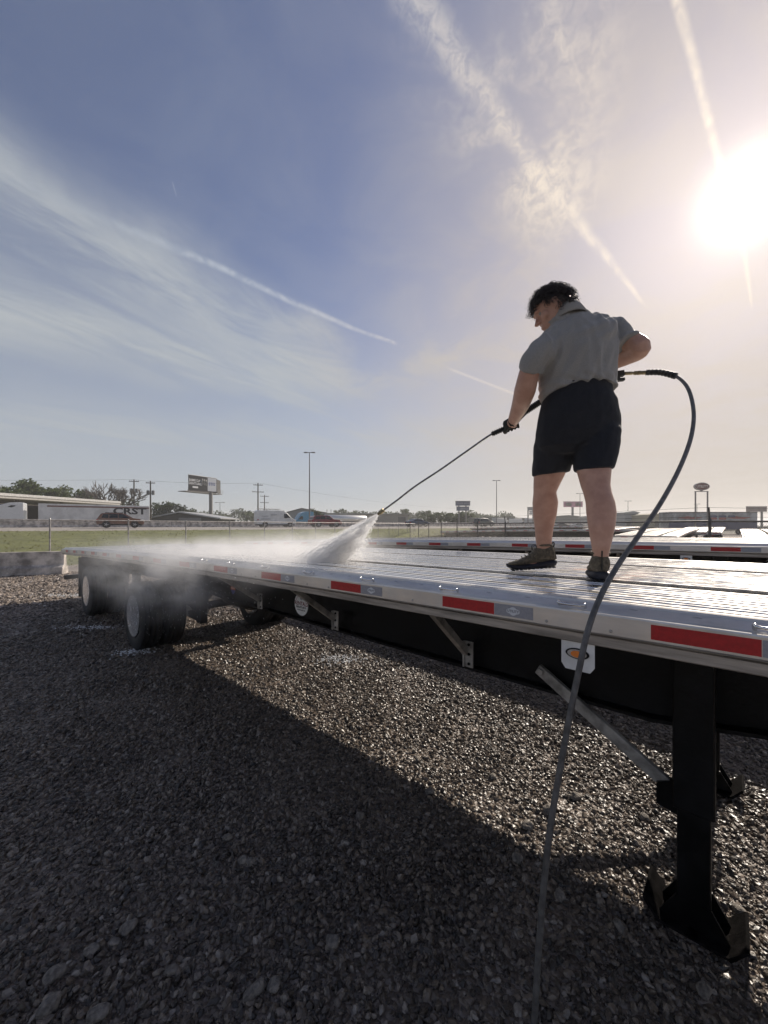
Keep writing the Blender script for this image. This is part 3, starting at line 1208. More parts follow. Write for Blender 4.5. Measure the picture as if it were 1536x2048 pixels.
        # marker lamp plates hanging under the rails
        for Lm in (9.374 + 2.367,):
            for s in (0, 1):
                y = 0.035 if s == 0 else T_WID - 0.035
                z1 = zt(Lm) - 0.168
                m = MB()
                m.prism([(Lm - 0.062, z1), (Lm + 0.062, z1), (Lm + 0.062, z1 - 0.095), (Lm + 0.046, z1 - 0.118), (Lm - 0.046, z1 - 0.118), (Lm - 0.062, z1 - 0.095)], y - 0.003, y + 0.003, 'Y')
                pl = m.build('lamp_plate', M_WHITE, t, bevel=0.001)
                sg = -1 if s == 0 else 1
                for nm_, a, b_, h, mm in (('lamp_ring', 0.044, 0.021, 0.006, M_BLACK), ('lamp_bezel', 0.036, 0.017, 0.009, M_STEEL), ('amber_lens', 0.022, 0.013, 0.014, M_AMBER)):
                    m = MB()
                    pts = [(Lm + a * math.cos(q * math.pi / 12), z1 - 0.048 + b_ * math.sin(q * math.pi / 12)) for q in range(24)]
                    y0, y1 = y + sg * 0.003, y + sg * (0.003 + h)
                    m.prism(pts, y0, y1, 'Y')
                    m.build(nm_, mm, pl)
    if detail == 2:
        rv = MB().lathe([(0.0, 0.0065), (-0.003, 0.005), (-0.004, 0.002)], 'Y', 8).mesh('rivet')
        rv.materials.append(M_STEEL)
        for j in range(60):
            Lr = 0.35 + j * 0.235
            if Lr > T_LEN - 0.2 or ((Lr - 9.374) / TAPE_S) % 1.0 < 0.56:
                continue
            c = bpy.data.objects.new('rivet', rv)
            COL.objects.link(c)
            c.parent = rails[0]
            c.location = (Lr, 0.0, zt(Lr) - 0.098)
        # tie-down handles; darker half discs stand in for shaded recesses in the rail channel
        for j in range(-6, 7):
            Lh = 9.374 + (1.35 + 0.67 * j) * TAPE_S
            if not 0.4 < Lh < T_LEN - 0.4:
                continue
            z0 = zt(Lh) - 0.030
            m = MB()
            m.tube(catmull([(Lh - 0.048, 0.040, z0 - 0.008), (Lh - 0.05, 0.026, z0 + 0.016), (Lh - 0.038, 0.012, z0 + 0.012), (Lh + 0.038, 0.012, z0 + 0.012),
                            (Lh + 0.05, 0.026, z0 + 0.016), (Lh + 0.048, 0.040, z0 - 0.008)], 4), 0.0058, 8)
            m.build('tie_down_handle', M_CHROME, rails[0], smooth=True)
            for dk in (0.24, 0.45):
                Lr = Lh + dk * TAPE_S
                zr = zt(Lr) - 0.038
                m = MB()
                pts = [(Lr + 0.034 * math.cos(a * math.pi / 10), zr + 0.021 * math.sin(a * math.pi / 10)) for a in range(11)]
                m.prism(pts, 0.056, 0.066, 'Y')
                m.build('recess_half_disc', M_SILVER, rails[0])
    return t


def beam_stickers(t):
    """The decals on the near main beam of the washed trailer."""
    y = 0.7585
    Lc, zc = 9.374 - 0.52, 1.02
    m = MB()
    m.lathe([(y - 0.0015, 0.118), (y, 0.118)], 'Y', 40, (Lc, 0, zc))
    s = m.build('rental_sticker', M_STICKER, t)
    fr = lambda x, z, d=0.0022: frame((1, 0, 0), (0, 0, 1), (Lc + x, y - d, zc + z))
    text_mesh('lettering', 'RENTALS', 0.056, M_STICKRED, s, fr(0, 0.006), 0.0004, 0.0012)
    text_mesh('lettering', '800-873-0019', 0.030, M_STICKINK, s, fr(0, -0.032), 0.0004, 0.0006)
    text_mesh('lettering', 'UTILITYTRAILER.COM', 0.014, M_STICKINK, s, fr(0, -0.062), 0.0004, 0.0003)
    arc = 'UTILITY TRAILER'
    for i, ch in enumerate(arc):
        if ch == ' ':
            continue
        a = R(152 - 124 * i / (len(arc) - 1))
        cx, cz = 0.096 * math.cos(a), 0.096 * math.sin(a) - 0.004
        ta = (math.sin(a), 0, -math.cos(a))
        ra = (math.cos(a), 0, math.sin(a))
        text_mesh('lettering', ch, 0.022, M_STICKRED, s, frame(ta, ra, (Lc + cx, y - 0.0022, zc + cz)), 0.0004, 0.0004)
    o = logo_mesh(MB(), 0, 0, 0.022).build('badge', mat('sticker_grey', (0.4, 0.4, 0.4), 0.5), s)
    o.data.transform(fr(0, 0.056, 0.0023))
    Lc2, zc2 = 9.374 - 2.02, 1.02
    fr2 = lambda x, z, d: frame((1, 0, 0), (0, 0, 1), (Lc2 + x, y - d, zc2 + z))
    m = MB()
    pts = [(0, .09), (.022, .075), (.05, .055), (.058, .02), (.058, -.03), (.03, -.06), (0, -.082), (-.03, -.06), (-.058, -.03), (-.058, .02), (-.05, .055), (-.022, .075)]
    m.prism(pts, 0, 0.0006, 'Z')
    b = m.build('maker_badge', M_STICKBLUE, t)
    b.data.transform(fr2(0, 0, 0.0022))
    m = MB()
    m.box((-.064, -.018, 0), (.064, .022, 0.0006))
    c = m.build('badge_band', M_STICKORANGE, b)
    c.data.transform(fr2(0, 0, 0.0034))
    text_mesh('lettering', 'UTILITY', 0.028, M_STICKER, b, fr2(0, 0.002, 0.0045), 0.0003, 0.0005)


trailer_a = flatbed('wet aluminium flatbed trailer being washed with a person standing on its deck', T_ORG, T_ROT, 2)
beam_stickers(trailer_a)
trailer_b = flatbed('aluminium flatbed trailer parked alongside directly behind the one being washed', T_ORG + TN * 4.75 + Vector((0, 0, 0)), T_ROT, 1)
trailer_b.rotation_euler = (0, -R(0.35), T_ROT)
# ================================================================== the person washing the deck
M_SKIN = mat('skin', (0.47, 0.275, 0.200), 0.46, var=0.06, scale=16, bump=0.18, bscale=150, col2=(0.40, 0.215, 0.155), rvar=0.06)
M_SHIRT = mat('grey_heather_knit', (0.262, 0.255, 0.245), 0.88, var=0.10, scale=260, bump=0.10, bscale=420, sheen=0.15)
M_COLLAR = mat('grey_collar_knit', (0.285, 0.275, 0.262), 0.88, var=0.08, scale=300)
M_SHORTS = mat('black_navy_twill', (0.010, 0.011, 0.016), 0.85, var=0.2, scale=180, bump=0.05, bscale=300)
M_HAIR = mat('dark_brown_hair', (0.022, 0.013, 0.010), 0.42, var=0.3, scale=60)
M_GLOVE = mat('black_work_glove', (0.022, 0.022, 0.016), 0.7, var=0.3, scale=60, bump=0.2, bscale=120)
M_SHOE = mat('olive_shoe_fabric', (0.115, 0.095, 0.066), 0.85, var=0.25, scale=60, bump=0.2, bscale=220)
M_SOLE = mat('black_shoe_sole', (0.014, 0.015, 0.024), 0.7, var=0.3, scale=50)
M_LACE = mat('dark_lace', (0.03, 0.028, 0.022), 0.8)
M_HOSE = mat('grey_rubber_hose', (0.105, 0.102, 0.098), 0.55, var=0.2, scale=30, bump=0.06, bscale=90)
M_GRIP = mat('black_ribbed_grip', (0.013, 0.013, 0.012), 0.55, var=0.2)
M_BRASS = mat('worn_brass', (0.30, 0.25, 0.15), 0.35, 0.9, var=0.25, scale=40)
M_LANCE = mat('stainless_lance', (0.22, 0.22, 0.22), 0.35, 0.9, var=0.2, scale=60)


def loft(m, rings, n=28):
    """rings: (centre, half axis a, half axis b); closed skin through them."""
    base = len(m.v)
    for (c, a, b) in rings:
        for k in range(n):
            t = 2 * math.pi * k / n
            m.v.append(tuple(c + a * math.cos(t) + b * math.sin(t)))
    for i in range(len(rings) - 1):
        for k in range(n):
            k2 = (k + 1) % n
            m.f.append((base + i * n + k, base + i * n + k2, base + (i + 1) * n + k2, base + (i + 1) * n + k))
    m.f.append(tuple(base + k for k in reversed(range(n))))
    m.f.append(tuple(base + (len(rings) - 1) * n + k for k in range(n)))
    return m


def vring(v, u0, u1, y, d, tilt=0.0):
    """Horizontal ring whose left and right silhouette sit at photo columns u0, u1 of row v; d = half depth."""
    A, B = P(u0, v - tilt, y), P(u1, v + tilt, y)
    return ((A + B) / 2, (B - A) / 2, Vector((0, d, 0)))


def ball(m, c, r, n=16, rot=None):
    rx, ry, rz = (r, r, r) if not isinstance(r, (tuple, list)) else r
    rings = []
    ax = rot or (Vector((1, 0, 0)), Vector((0, 1, 0)), Vector((0, 0, 1)))
    for i in range(1, 11):
        t = math.pi * i / 11
        rings.append((Vector(c) - ax[2] * (rz * math.cos(t)), ax[0] * (rx * math.sin(t)), ax[1] * (ry * math.sin(t))))
    return loft(m, rings, n)


def remesh(m, name, voxel, smooth=5, fac=0.5):
    me = m.mesh(name)
    bm = bmesh.new()
    bm.from_mesh(me)
    bmesh.ops.recalc_face_normals(bm, faces=bm.faces)
    bm.to_mesh(me)
    bm.free()
    o = bpy.data.objects.new(name, me)
    COL.objects.link(o)
    md = o.modifiers.new('r', 'REMESH')
    md.mode = 'VOXEL'
    md.voxel_size = voxel
    md.adaptivity = 0.0
    if smooth:
        sm = o.modifiers.new('s', 'SMOOTH')
        sm.factor = fac
        sm.iterations = smooth
    bpy.context.view_layer.update()
    me2 = bpy.data.meshes.new_from_object(o.evaluated_get(bpy.context.evaluated_depsgraph_get()))
    bpy.data.objects.remove(o)
    me2.name = name
    return me2


BASE = Vector((1.06, 2.25, zt(11.4)))
person = thing('person', 'person in grey polo shirt and black shorts holding a pressure washer lance', 'person', BASE)


def wear(name, me, m, parent=None, smooth=True):
    me.transform(Matrix.Translation(-BASE))
    return link(name, me, m, parent or person, smooth)


# ---- shared outlines (photo rows and columns at their own depth)
Y0 = 2.25
TORSO = [  # v, left, right, depth y, half depth
    (634, 1112, 1174, 2.24, 0.070, 0), (641, 1104, 1202, 2.235, 0.088, -3), (650, 1094, 1224, 2.23, 0.104, -6), (665, 1082, 1232, 2.225, 0.122, -5),
    (685, 1071, 1232, 2.22, 0.134, 0), (710, 1072, 1230, 2.22, 0.142, 4), (735, 1078, 1228, 2.23, 0.148, 2), (760, 1081, 1227, 2.24, 0.152, 0),
    (780, 1083, 1227, 2.25, 0.154, 0)]
L_SH, L_EL, L_WR = P(1082, 712, 2.16), P(1050, 780, 2.25), P(1027, 841, 2.47)
R_SH, R_EL, R_WR = P(1226, 662, 2.30), P(1280, 697, 2.20), P(1205, 735, 2.42)

# left leg and right leg stations (v, left, right, y, half depth)
LLEG = [(905, 1080, 1138, 2.33, 0.095), (950, 1069, 1128, 2.40, 0.085), (970, 1068, 1118, 2.42, 0.072), (985, 1068, 1111, 2.435, 0.066), (1005, 1066, 1115, 2.455, 0.070),
        (1030, 1067, 1112, 2.475, 0.064), (1055, 1070, 1106, 2.49, 0.052), (1080, 1072, 1103, 2.505, 0.044), (1098, 1074, 1102, 2.51, 0.036), (1122, 1077, 1100, 2.51, 0.028)]
RLEG = [(905, 1162, 1222, 2.22, 0.095), (940, 1156, 1219, 2.17, 0.086), (970, 1164, 1217, 2.14, 0.074), (985, 1169, 1220, 2.12, 0.068), (1005, 1174, 1227, 2.10, 0.068),
        (1025, 1175, 1230, 2.09, 0.068), (1050, 1178, 1228, 2.07, 0.060), (1075, 1182, 1223, 2.06, 0.050), (1095, 1185, 1219, 2.05, 0.043), (1110, 1188, 1216, 2.052, 0.037), (1142, 1193, 1212, 2.055, 0.028)]

# ---- head frame
HC = P(1105, 619, 2.26)
HF = Vector((-0.84, 0.22, -0.48)).normalized()
HS = Vector((0, 0, 1)).cross(HF).normalized()          # his left
HU = HF.cross(HS).normalized()
hp = lambda f, s, u: HC + HF * f + HS * s + HU * u


def head_surface():
    """Skull and face lofted in level slices of the head's own frame: (height, front, back, half width)."""
    m = MB()
    sl = [(-0.125, 0.066, -0.004, 0.022), (-0.118, 0.082, -0.012, 0.034), (-0.100, 0.090, -0.030, 0.050), (-0.075, 0.090, -0.050, 0.060), (-0.050, 0.092, -0.070, 0.067),
          (-0.020, 0.091, -0.086, 0.071), (0.000, 0.089, -0.094, 0.073), (0.022, 0.094, -0.099, 0.075), (0.045, 0.096, -0.101, 0.076), (0.070, 0.088, -0.094, 0.071),
          (0.092, 0.066, -0.076, 0.056), (0.106, 0.034, -0.044, 0.034), (0.110, 0.012, -0.018, 0.014)]
    rings = [(hp((f + b) / 2, 0, u), HF * ((f - b) / 2), HS * w) for (u, f, b, w) in sl]
    loft(m, rings, 28)
    # nose, brow, lips, chin, cheek
    loft(m, [(hp(0.088, 0, 0.018), HS * 0.008, HU * 0.006), (hp(0.104, 0, -0.006), HS * 0.010, HU * 0.012), (hp(0.118, 0, -0.026), HS * 0.014, HU * 0.012),
             (hp(0.110, 0, -0.036), HS * 0.014, HU * 0.006)], 14)
    ball(m, hp(0.119, 0, -0.027), 0.0105, 12)
    for s in (-1, 1):
        ball(m, hp(0.106, s * 0.012, -0.032), 0.008, 10)
        loft(m, [(hp(0.084, s * 0.052, 0.022), HF * 0.006, HU * 0.006), (hp(0.094, s * 0.032, 0.030), HF * 0.008, HU * 0.008), (hp(0.095, s * 0.010, 0.026), HF * 0.006, HU * 0.006)], 10)
        # ear
        ball(m, hp(-0.004, s * 0.076, -0.006), (0.010, 0.018, 0.031), 12, (HS, HF, HU))
        ball(m, hp(-0.012, s * 0.082, 0.006), (0.007, 0.015, 0.021), 12, (HS, HF, HU))
        ball(m, hp(0.062, s * 0.046, -0.022), (0.028, 0.026, 0.026), 12, (HS, HF, HU))
    ball(m, hp(0.096, 0, -0.060), (0.022, 0.010, 0.006), 12, (HS, HF, HU))
    ball(m, hp(0.093, 0, -0.072), (0.019, 0.011, 0.007), 12, (HS, HF, HU))
    ball(m, hp(0.084, 0, -0.104), (0.024, 0.016, 0.018), 12, (HS, HF, HU))
    return m


def arm_tube(m, pts, rs, n=20):
    cp = catmull(pts, 6)
    k = len(cp)
    rr = []
    for i in range(k):
        f = i / (k - 1) * (len(rs) - 1)
        j = min(int(f), len(rs) - 2)
        rr.append(rs[j] + (rs[j + 1] - rs[j]) * (f - j))
    m.tube(cp, rr, n)
    return m


# ---- body: one continuous skin
m = head_surface()
loft(m, [(hp(-0.030, 0, -0.03), HF * 0.062, HS * 0.056), (hp(-0.045, 0, -0.085), HF * 0.060, HS * 0.060), (P(1128, 634, 2.24), Vector((0.066, 0, 0)), Vector((0, 0.066, 0))),
         (P(1140, 655, 2.235), Vector((0.10, 0, 0)), Vector((0, 0.08, 0)))], 24)
loft(m, [vring(v + 4, u0 + 12, u1 - 12, y, d - 0.025, tl_) for (v, u0, u1, y, d, tl_) in TORSO] +
     [vring(v, u0, u1, y, d) for (v, u0, u1, y, d) in ((800, 1104, 1210, 2.26, 0.115), (830, 1098, 1216, 2.27, 0.125), (865, 1095, 1216, 2.275, 0.12), (900, 1098, 1210, 2.275, 0.09))], 32)
arm_tube(m, [L_SH, P(1062, 735, 2.185), L_EL, P(1040, 812, 2.36), L_WR], [0.045, 0.055, 0.061, 0.052, 0.035])
arm_tube(m, [L_WR, P(1023, 850, 2.50)], [0.034, 0.034])
arm_tube(m, [R_SH, P(1256, 680, 2.25), R_EL, P(1248, 715, 2.31), R_WR], [0.050, 0.056, 0.056, 0.050, 0.034])
for LEG in (LLEG, RLEG):
    loft(m, [vring(*q) for q in LEG], 24)
# feet inside the shoes
ball(m, P(1074, 1128, 2.51), (0.065, 0.026, 0.018), 14)
ball(m, P(1207, 1147, 2.11), (0.026, 0.06, 0.018), 14)
bme = remesh(m, 'body', 0.0065, 3)
body = wear('body', bme, M_SKIN)
for s in (-1, 1):                         # eyes
    e = MB()
    ball(e, hp(0.0735, s * 0.031, 0.006), 0.0125, 12)
    me = e.mesh('eye')
    wear('eye', me, mat('eye_white', (0.25, 0.22, 0.2), 0.3), body)
    e = MB()
    loft(e, [(hp(0.089, s * 0.048, 0.036), HF * 0.004, HU * 0.003), (hp(0.101, s * 0.030, 0.041), HF * 0.005, HU * 0.005), (hp(0.102, s * 0.012, 0.034), HF * 0.004, HU * 0.004)], 8)
    wear('eyebrow', e.mesh('eyebrow'), M_HAIR, body)

# ---- polo shirt
def hem_ring(v, u0, u1, y, d, tilt, back):
    c, a, b = vring(v, u0, u1, y, d, tilt)
    return (c, a, Vector((0, d, back)))


m = MB()
loft(m, [vring(v, u0, u1, y, d, tl_) for (v, u0, u1, y, d, tl_) in TORSO] +
     [hem_ring(786, 1084, 1228, 2.255, 0.160, -6, -0.020), hem_ring(791, 1085, 1228, 2.258, 0.163, -9, -0.034)], 40)
loft(m, [(P(1137, 628, 2.238), Vector((0.086, 0, 0.012)), Vector((0, 0.070, -0.01))), (P(1142, 645, 2.235), Vector((0.15, 0, 0.01)), Vector((0, 0.09, 0)))], 24)
arm_tube(m, [P(1132, 660, 2.22), P(1104, 685, 2.19), P(1083, 705, 2.165), P(1067, 725, 2.175), P(1059.5, 744, 2.20)], [0.060, 0.078, 0.081, 0.077, 0.073])
arm_tube(m, [P(1150, 648, 2.235), P(1195, 654, 2.27), P(1222, 664, 2.29), P(1240, 674, 2.27), P(1255, 688, 2.232)], [0.055, 0.068, 0.081, 0.080, 0.074])
sme = remesh(m, 'shirt', 0.0065, 9)


def fold_disp(co):
    """Cloth folds: vertical drapes on the back, diagonal pulls to the armpits, bunching above the hem."""
    h = co.z - 2.60
    x, z = co.x, co.z
    d = 0.022 * (0.5 - abs(noise.noise((x * 13 + 2.6 * z, co.y * 5, z * 2.4)))) - 0.009
    d += 0.012 * noise.noise((x * 26 - z * 10, co.y * 8, z * 4 + 4))
    low = smooth01((2.74 - z) / 0.14)
    d += low * 0.018 * noise.noise((x * 7 + 6 * co.y, 3, z * 34 + x * 13))
    up = smooth01((z - 2.80) / 0.12)
    d += up * 0.014 * noise.noise((x * 11 - z * 20, co.y * 10, z * 8))
    return d


def displace(me, fn):
    n = len(me.vertices)
    nr = np.empty(n * 3, 'f')
    me.vertices.foreach_get('normal', nr)
    co = np.empty(n * 3, 'f')
    me.vertices.foreach_get('co', co)
    co, nr = co.reshape(-1, 3), nr.reshape(-1, 3)
    d = np.array([fn(Vector(map(float, c))) for c in co], 'f')
    me.vertices.foreach_set('co', (co + nr * d[:, None]).ravel())
    me.update()


displace(sme, fold_disp)
shirt = wear('polo_shirt', sme, M_SHIRT)
m = MB()                                   # folded collar: stand and fall round the neck
NCo, NTo = P(1133, 622, 2.245), P(1137, 645, 2.225)
rings = []
for (c, rx, ry, tz) in ((P(1133, 638, 2.24), 0.064, 0.062, 0.006), (P(1133, 626, 2.243), 0.068, 0.065, 0.008), (P(1133, 623, 2.243), 0.073, 0.070, 0.009),
                        (P(1134, 629, 2.24), 0.086, 0.079, 0.011), (P(1137, 644, 2.236), 0.108, 0.092, 0.014), (P(1138, 646, 2.236), 0.104, 0.088, 0.014)):
    rings.append((c, Vector((rx, 0, tz)), Vector((0, ry, -0.03))))
base_n = 36
for (c, a, b) in rings:
    for k in range(base_n):
        t = 2 * math.pi * k / base_n
        m.v.append(tuple(c + a * math.cos(t) + b * math.sin(t)))
for i in range(len(rings) - 1):
    for k in range(base_n):
        k2 = (k + 1) % base_n
        m.f.append((i * base_n + k, i * base_n + k2, (i + 1) * base_n + k2, (i + 1) * base_n + k))
wear('collar', m.mesh('collar'), M_COLLAR, shirt)

# ---- shorts
m = MB()
loft(m, [vring(v, u0, u1, y, d) for (v, u0, u1, y, d) in ((768, 1096, 1218, 2.25, 0.136), (790, 1092, 1222, 2.255, 0.142), (806, 1085, 1229, 2.260, 0.156),
     (840, 1077, 1236, 2.27, 0.168), (870, 1074, 1236, 2.275, 0.166), (895, 1078, 1228, 2.275, 0.135), (910, 1092, 1214, 2.275, 0.09))], 36)
loft(m, [vring(v, u0, u1, y, d) for (v, u0, u1, y, d) in ((840, 1092, 1150, 2.28, 0.11), (865, 1077, 1156, 2.295, 0.14), (890, 1071, 1152, 2.32, 0.135), (915, 1069, 1146, 2.35, 0.122), (935, 1067, 1141, 2.375, 0.113))] +
     [vring(949, 1066, 1137, 2.395, 0.108, -4)], 28)
loft(m, [vring(v, u0, u1, y, d) for (v, u0, u1, y, d) in ((840, 1160, 1222, 2.26, 0.11), (865, 1151, 1234, 2.25, 0.14), (890, 1148, 1233, 2.23, 0.135), (915, 1149, 1229, 2.205, 0.122))] +
     [vring(941, 1152.5, 1222, 2.18, 0.108, -1)], 28)
hme = remesh(m, 'shorts', 0.0065, 10)
displace(hme, lambda c: 0.004 * noise.noise((c.x * 14, c.y * 9, c.z * 7 + 9)) + 0.0025 * noise.noise((c.x * 30, c.y * 20, c.z * 22)))
shorts = wear('shorts', hme, M_SHORTS)

# ---- curly hair
rnd = random.Random(11)
m = MB()
for (u, f, b, w) in ():
    pass
sl = [(-0.045, 0.000, -0.100, 0.066), (-0.02, 0.020, -0.116, 0.082), (0.010, 0.046, -0.124, 0.092), (0.040, 0.096, -0.126, 0.096), (0.072, 0.106, -0.120, 0.092),
      (0.100, 0.096, -0.100, 0.078), (0.122, 0.066, -0.070, 0.054), (0.132, 0.030, -0.034, 0.026)]
loft(m, [(hp((f + b) / 2, 0, u), HF * ((f - b) / 2), HS * w) for (u, f, b, w) in sl], 30)
for v_i in range(len(m.v)):
    p = Vector(m.v[v_i])
    d = (p - HC).normalized()
    m.v[v_i] = tuple(p + d * (0.016 * noise.noise(p * 34) - 0.016))


def curl(m, root, out, ln, rad, turns, th):
    side = out.orthogonal().normalized()
    up = out.cross(side)
    a0 = rnd.uniform(0, 6.28)
    pts, rr = [], []
    n = 13
    for i in range(n):
        t = i / (n - 1)
        a = a0 + turns * 2 * math.pi * t
        r = rad * min(1, t * 3)
        droop = Vector((0, 0, -1)) * (ln * 0.5 * t * t)
        pts.append(root + out * (ln * t) + droop + (side * math.cos(a) + up * math.sin(a)) * r)
        rr.append(th * (1 - 0.6 * t))
    m.tube(pts, rr, 5)


cnt = 0
while cnt < 760:
    a, b = rnd.uniform(0, 2 * math.pi), rnd.uniform(-0.35, 1.0)
    c = math.sqrt(max(0, 1 - b * b))
    lf, ls, lu = c * math.cos(a), c * math.sin(a), b
    if lf > 0.45 and lu < 0.34:
        continue
    if lf > 0.05 and lu < 0.05:
        continue
    root = hp(lf * 0.108 - 0.010, ls * 0.088, lu * 0.122 + 0.004)
    out = (HF * lf + HS * ls + HU * lu + Vector((rnd.uniform(-.5, .5), rnd.uniform(-.5, .5), rnd.uniform(-.4, .5)))).normalized()
    curl(m, root, out, rnd.uniform(0.020, 0.046), rnd.uniform(0.007, 0.014), rnd.uniform(0.9, 1.8), rnd.uniform(0.0013, 0.0024))
    cnt += 1
for k in range(150):                       # flyaway strands
    a, b = rnd.uniform(0, 2 * math.pi), rnd.uniform(0.0, 1.0)
    c = math.sqrt(1 - b * b)
    lf, ls, lu = c * math.cos(a), c * math.sin(a), b
    if lf > 0.6 and lu < 0.3:
        continue
    root = hp(lf * 0.108 - 0.01, ls * 0.088, lu * 0.122 + 0.004)
    out = (HF * lf + HS * ls + HU * lu + Vector((rnd.uniform(-.4, .4), rnd.uniform(-.4, .4), rnd.uniform(0, .5)))).normalized()
    curl(m, root, out, rnd.uniform(0.04, 0.058), rnd.uniform(0.006, 0.013), rnd.uniform(0.7, 1.3), 0.0015)
wear('curly_hair', m.mesh('curly_hair'), M_HAIR)


# ---- shoes
def shoe(heel, fwd, pitch, mirror_s):
    f = Vector(fwd).normalized()
    s = Vector((0, 0, 1)).cross(f).normalized() * mirror_s
    u = Vector((0, 0, 1))
    fp = (f * math.cos(pitch) - u * math.sin(pitch)).normalized()
    up = (u * math.cos(pitch) + f * math.sin(pitch)).normalized()
    q = lambda x, y, z: Vector(heel) + fp * x + s * y + up * z
    # sole: thick, flared at the heel, rockered at the toe
    m = MB()
    rings = []
    for (x, w, z0, z1, c) in ((-0.020, 0.026, 0.022, 0.044, 0), (-0.008, 0.038, 0.006, 0.052, 0), (0.03, 0.046, 0.0, 0.050, 0), (0.08, 0.043, 0.0, 0.042, .002), (0.14, 0.044, 0.0, 0.036, .004),
                              (0.20, 0.050, 0.0, 0.033, .004), (0.245, 0.046, 0.004, 0.034, .002), (0.275, 0.036, 0.014, 0.038, 0), (0.292, 0.020, 0.026, 0.044, 0)):
        rings.append((q(x, c, (z0 + z1) / 2), s * w, up * ((z1 - z0) / 2 * 1.12)))
    loft(m, rings, 20)
    for i in range(11):                    # lugs
        x = 0.005 + i * 0.025
        for sy in (-0.030, 0.0, 0.030):
            c = q(x, sy, 0.0005)
            m.bar(c - fp * 0.009, c + fp * 0.009, 0.022, 0.005, tuple(up))
    me_s = m.mesh('sole')
    m = MB()
    rings = []
    for (x, w, zb_, zt_, c) in ((-0.012, 0.030, 0.036, 0.128, 0), (0.000, 0.041, 0.034, 0.146, 0), (0.03, 0.046, 0.032, 0.150, 0), (0.07, 0.046, 0.030, 0.146, 0), (0.105, 0.044, 0.028, 0.126, .002),
                                (0.15, 0.041, 0.028, 0.090, .003), (0.20, 0.044, 0.026, 0.070, .003), (0.240, 0.041, 0.026, 0.060, .002), (0.268, 0.032, 0.030, 0.053, 0), (0.284, 0.018, 0.034, 0.046, 0)):
        rings.append((q(x, c, (zb_ + zt_) / 2), s * w, up * ((zt_ - zb_) / 2)))
    loft(m, rings, 22)
    me = remesh(m, 'shoe', 0.005, 2)
    sh = wear('shoe', me, M_SHOE)
    wear('sole', me_s, M_SOLE, sh, True)
    # dark heel strip and toe cap rand
    m = MB()
    m.bar(q(-0.0165, 0, 0.05), q(-0.0065, 0, 0.138), 0.018, 0.006, tuple(s))
    wear('heel_strip', m.mesh('heel_strip'), M_LACE, sh, False)
    m = MB()
    pts = [q(0.0, 0, 0.136), q(-0.008, 0, 0.155), q(-0.018, 0, 0.156), q(-0.016, 0, 0.136)]
    m.tube(catmull(pts, 4), 0.004, 6)
    wear('pull_loop', m.mesh('pull_loop'), M_LACE, sh)
    m = MB()
    m.tube([q(0.042 + 0.042 * math.cos(a), 0.044 * math.sin(a), 0.146 + 0.003 * math.cos(a)) for a in [2 * math.pi * k / 20 for k in range(21)]], 0.007, 7)
    wear('ankle_collar', m.mesh('ankle_collar'), M_SHOE, sh)
    for i in range(5):
        m = MB()
        x, z = 0.098 + i * 0.022, 0.122 - i * 0.0105
        m.tube([q(x, -0.028, z - 0.012), q(x + 0.006, 0, z + 0.004), q(x, 0.028, z - 0.012)], 0.0028, 6)
        wear('lace', m.mesh('lace'), M_LACE, sh)
    m = MB()
    m.tube(catmull([q(0.092, 0, 0.128), q(0.10, 0.02, 0.150), q(0.125, 0.035, 0.140), q(0.122, 0.03, 0.118)], 5), 0.0022, 6)
    m.tube(catmull([q(0.092, 0, 0.128), q(0.095, -0.015, 0.152), q(0.115, -0.03, 0.146), q(0.118, -0.028, 0.12)], 5), 0.0022, 6)
    wear('lace_bow', m.mesh('lace_bow'), M_LACE, sh)
    m = MB()                               # overlay lines on the side
    for sy in (-1, 1):
        m.tube(catmull([q(0.03, sy * 0.041, 0.060), q(0.07, sy * 0.0415, 0.066), q(0.12, sy * 0.0435, 0.080), q(0.10, sy * 0.0415, 0.092), q(0.07, sy * 0.041, 0.082)], 4), 0.0022, 5)
    wear('side_overlay', m.mesh('side_overlay'), mat('shoe_overlay', (0.17, 0.145, 0.105), 0.7), sh)
    return sh


deckz = lambda p: zt((p - T_ORG).dot(TD))
lp = P(1107, 1140, 2.50)
shoe((lp.x, lp.y, deckz(lp) + 0.032), (-0.985, 0.17, 0), R(5.5), 1)
rp = P(1203, 1160, 2.03)
shoe((rp.x, rp.y, deckz(rp) + 0.006), (0.36, 0.93, 0), 0.0, 1)

# ---- pressure washer lance (a thing of its own, held in both hands)
LA, LB_, LC_ = P(1228, 750, 2.40), P(1025, 850, 2.52), P(766, 1021, 2.90)
lance = thing('pressure_washer_lance', 'long thin pressure washer lance with black ribbed grip held by the person', 'lance', LB_)


def held(name, m_, mt_, parent=lance, smooth=True):
    me = m_.mesh(name)
    me.transform(Matrix.Translation(-LB_))
    bm = bmesh.new()
    bm.from_mesh(me)
    bmesh.ops.recalc_face_normals(bm, faces=bm.faces)
    bm.to_mesh(me)
    bm.free()
    return link(name, me, mt_, parent, smooth)


G1 = P(984, 868, 2.585)
wand = catmull([LA, P(1160, 772, 2.44), P(1088, 798, 2.48), LB_, G1, P(930, 905, 2.665), P(880, 940, 2.735), P(830, 973, 2.81), P(795, 1000, 2.86), LC_], 10)
m = MB()
m.tube(wand, 0.0072, 8)
held('wand', m, M_LANCE)


def ribbed(pts, r0, r1, pitch_n):
    rr, out = [], []
    n = len(pts)
    k = pitch_n * 4
    for i in range(k + 1):
        f = i / k * (n - 1)
        j = min(int(f), n - 2)
        out.append(pts[j].lerp(pts[j + 1], f - j))
        rr.append(r0 if (i // 2) % 2 == 0 else r1)
    return out, rr


